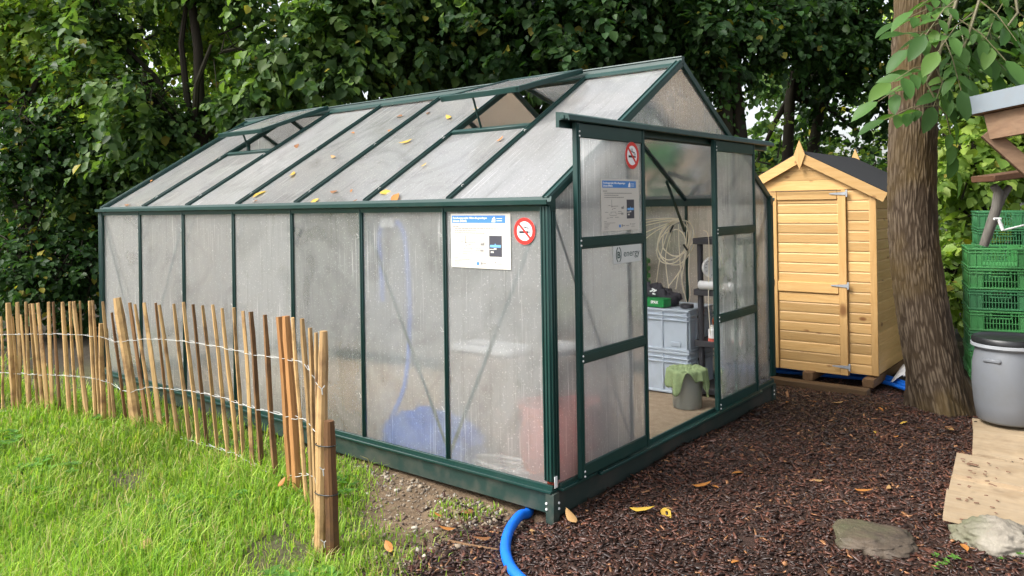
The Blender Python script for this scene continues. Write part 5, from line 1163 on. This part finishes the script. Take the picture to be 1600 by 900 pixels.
X, Y = X[kp], Y[kp]; n = len(X); L = rng.uniform(.005, .046, n)*np.where(rng.random(n) < .07, 1.9, 1.); tn = np.array([[.030, .013, .009], [.060, .024, .015], [.105, .040, .024], [.042, .023, .017]])[rng.integers(0, 4, n)]*rng.uniform(.7, 1.35, (n, 1))
lt = rng.random(n) < .035; tn *= (1+.16*np.clip(wave(np.stack([X, Y, X*0], 1), 2.2, 7.), -2.4, 2.))[:, None]; tn[lt] = np.array([.30, .14, .06])*rng.uniform(.5, 1.3, (lt.sum(), 1))
v, q, c = blocks(np.stack([X, Y, gzv(X, Y)+rng.uniform(0, .010, n)], 1), L, rng.uniform(.004, .013, n)*np.where(L > .05, 1.6, 1.), rng.uniform(.0015, .005, n), .32, tn)
o = link('bark_mulch', np_mesh('bark_mulch', v, q, c), M['chip']); tag(o, 'dark wet bark mulch chips in front of the door', 'mulch', None, 'stuff')
n = 17000; X = rng.uniform(-3.2, .1, n); Y = rng.uniform(-.9, -.02, n); s_ = -.506*X-.867*Y-.766; dw = np.exp(-np.abs(Y+.06)*7)
kp = (s_ < .08) & (rng.random(n) < .10+.75*dw*(X < -.1)) & (X-.27*Y < .05); X, Y = X[kp], Y[kp]; n = len(X); L = rng.uniform(.004, .013, n)*np.where(rng.random(n) < .07, 2.0, 1.)
tn = np.array([[.30, .24, .17], [.22, .17, .12], [.38, .34, .28], [.16, .12, .085]])[rng.integers(0, 4, n)]*rng.uniform(.7, 1.2, (n, 1))
v, q, c = blocks(np.stack([X, Y, gzv(X, Y)+L*.2], 1), L, L*rng.uniform(.6, .9, n), L*rng.uniform(.4, .7, n), .4, tn, .38)
o = link('pebbles', np_mesh('pebbles', v, q, c, True), M['pebble']); tag(o, 'small pebbles and crumbs of soil along the greenhouse skirt', 'pebbles', None, 'stuff')

# ------------------------------------------------------------------ fallen leaves
LC = {'yellow': (.50, .32, .05), 'orange': (.42, .17, .04), 'brown': (.22, .095, .035), 'tan': (.40, .24, .10)}
LT = {k_: leaf_template(1., .48, c_, 40+i, .13) for i, (k_, c_) in enumerate(LC.items())}
for m_ in LT.values(): m_.materials.append(M['dead_leaf'])
def fallen(P, nv_, L, kind, label, group, seed):
    q_ = random.Random(seed); a = q_.uniform(0, 6.28); nv_ = nrm(nv_); u = nrm(np.cross(nv_, V(.3, 1, .1))); w_ = np.cross(nv_, u); Dv = u*math.cos(a)+w_*math.sin(a)
    flip = -1 if q_.random() < .6 else 1; Nn = nrm(nv_*flip+.12*u*q_.uniform(-1, 1)); Dv = nrm(Dv-Nn*(Dv @ Nn)); S_ = np.cross(Dv, Nn); wx_ = q_.uniform(.75, 1.1)
    o_ = link('fallen_leaf', LT[kind], None); P = V(*P)+nrm(nv_)*(.006+.03*L*0)
    if flip < 0: P = P-nv_*0+nrm(nv_)*.15*L*.5
    o_.matrix_world = Matrix(((S_[0]*L*wx_, Dv[0]*L, Nn[0]*L, P[0]), (S_[1]*L*wx_, Dv[1]*L, Nn[1]*L, P[1]), (S_[2]*L*wx_, Dv[2]*L, Nn[2]*L, P[2]), (0, 0, 0, 1)))
    tag(o_, label, 'leaf', group)
def roofpt(x, y): d = ray(x, y); s0_ = (GR-GH)/(GW/2); t_ = (GH+s0_*CAM[1]-CAM[2])/(d[2]-s0_*d[1]); return CAM+t_*d+sn*.008
for i, (x, y, px, kd) in enumerate(((240, 285, 10, 'orange'), (205, 322, 12, 'brown'), (396, 312, 22, 'yellow'), (404, 316, 8, 'brown'), (461, 272, 18, 'yellow'), (465, 228, 14, 'brown'), (525, 249, 10, 'tan'), (550, 210, 9, 'orange'), (500, 313, 18, 'yellow'), (518, 303, 14, 'brown'), (552, 299, 8, 'orange'), (595, 304, 20, 'yellow'), (622, 306, 30, 'orange'), (646, 221, 18, 'yellow'), (608, 207, 12, 'orange'), (630, 184, 12, 'brown'), (668, 181, 10, 'brown'), (705, 188, 16, 'yellow'), (747, 171, 9, 'yellow'), (659, 264, 9, 'yellow'), (777, 225, 12, 'orange'), (560, 315, 8, 'brown'))):
    P = roofpt(x, y); fallen(P, sn, px*depth(P)/FPX*1.25, kd, {'yellow': 'yellow autumn leaf lying on the greenhouse roof', 'orange': 'orange autumn leaf lying on the greenhouse roof', 'brown': 'brown withered leaf lying on the greenhouse roof', 'tan': 'tan withered leaf lying on the greenhouse roof'}[kd], f'{kd} leaves on the greenhouse roof', 200+i)
for i, (x, y, px, kd) in enumerate(((983, 808, 34, 'yellow'), (1038, 806, 30, 'yellow'), (900, 830, 30, 'tan'), (738, 804, 34, 'brown'), (712, 832, 22, 'orange'), (768, 846, 26, 'brown'), (830, 826, 14, 'tan'), (1082, 772, 26, 'orange'), (1163, 751, 18, 'orange'), (1288, 758, 14, 'tan'), (1335, 772, 24, 'orange'), (1388, 773, 14, 'tan'), (1039, 806, 14, 'tan'), (1112, 771, 10, 'orange'), (1318, 636, 18, 'tan'), (1229, 634, 10, 'orange'), (1276, 635, 9, 'orange'), (1364, 681, 14, 'yellow'), (1392, 691, 12, 'orange'), (1418, 665, 14, 'yellow'), (1372, 643, 10, 'orange'), (1488, 676, 20, 'tan'), (1512, 873, 24, 'orange'), (1143, 892, 14, 'orange'), (1430, 676, 12, 'brown'), (660, 744, 14, 'brown'), (690, 806, 12, 'orange'))):
    P = atz(x, y, -.125); P[2] = gz(P[0], P[1])+.012; fallen(P, V(rnd.uniform(-.2, .2), rnd.uniform(-.2, .2), 1), px*depth(P)/FPX*1.2, kd, f'{kd} fallen leaf lying on the mulch or bare soil', f'{kd} leaves on the mulch and soil', 300+i)
for i, (x, y, px, kd) in enumerate(((238, 842, 30, 'tan'), (603, 846, 22, 'orange'), (435, 762, 16, 'orange'), (553, 686, 12, 'orange'))):
    P = atz(x, y, -.08); fallen(P, V(.3, -.5, .7), px*depth(P)/FPX*1.1, kd, ['tan dead leaf lying on the open lawn', 'orange leaf standing in the grass beside the end stake', 'orange leaf at the foot of the thick orange pale', 'orange leaf by the greenhouse skirt behind the stake'][i], None, 400+i)
# crumbs of bark on the boards, a twig on the soil
b = B(); q_ = random.Random(4)
for i in range(34):
    x, y = q_.uniform(1495, 1600), q_.uniform(715, 815); P = atz(x, y, -.055); L = q_.choice([.012, .015, .02, .05 if i % 9 == 0 else .018]); a = q_.uniform(-.9, .5)
    b.beam(P-V(math.cos(a)*L/2, math.sin(a)*L/2, 0), P+V(math.cos(a)*L/2, math.sin(a)*L/2, 0), L*.35, .004, (0, 0, 1), .001)
b.top('bark_crumbs', M['brown_board'], 'dark bark crumbs scattered on the pale boards', 'bark', None, 'stuff')
P = [atz(702, 850, -.128), atz(735, 857, -.126), atz(780, 864, -.128)]
B().tube([p+V(0, 0, .012) for p in P], [.006, .006, .004], 7).top('twig', M['bearer'], 'thin brown twig lying on the soil beside the hose', 'twig')
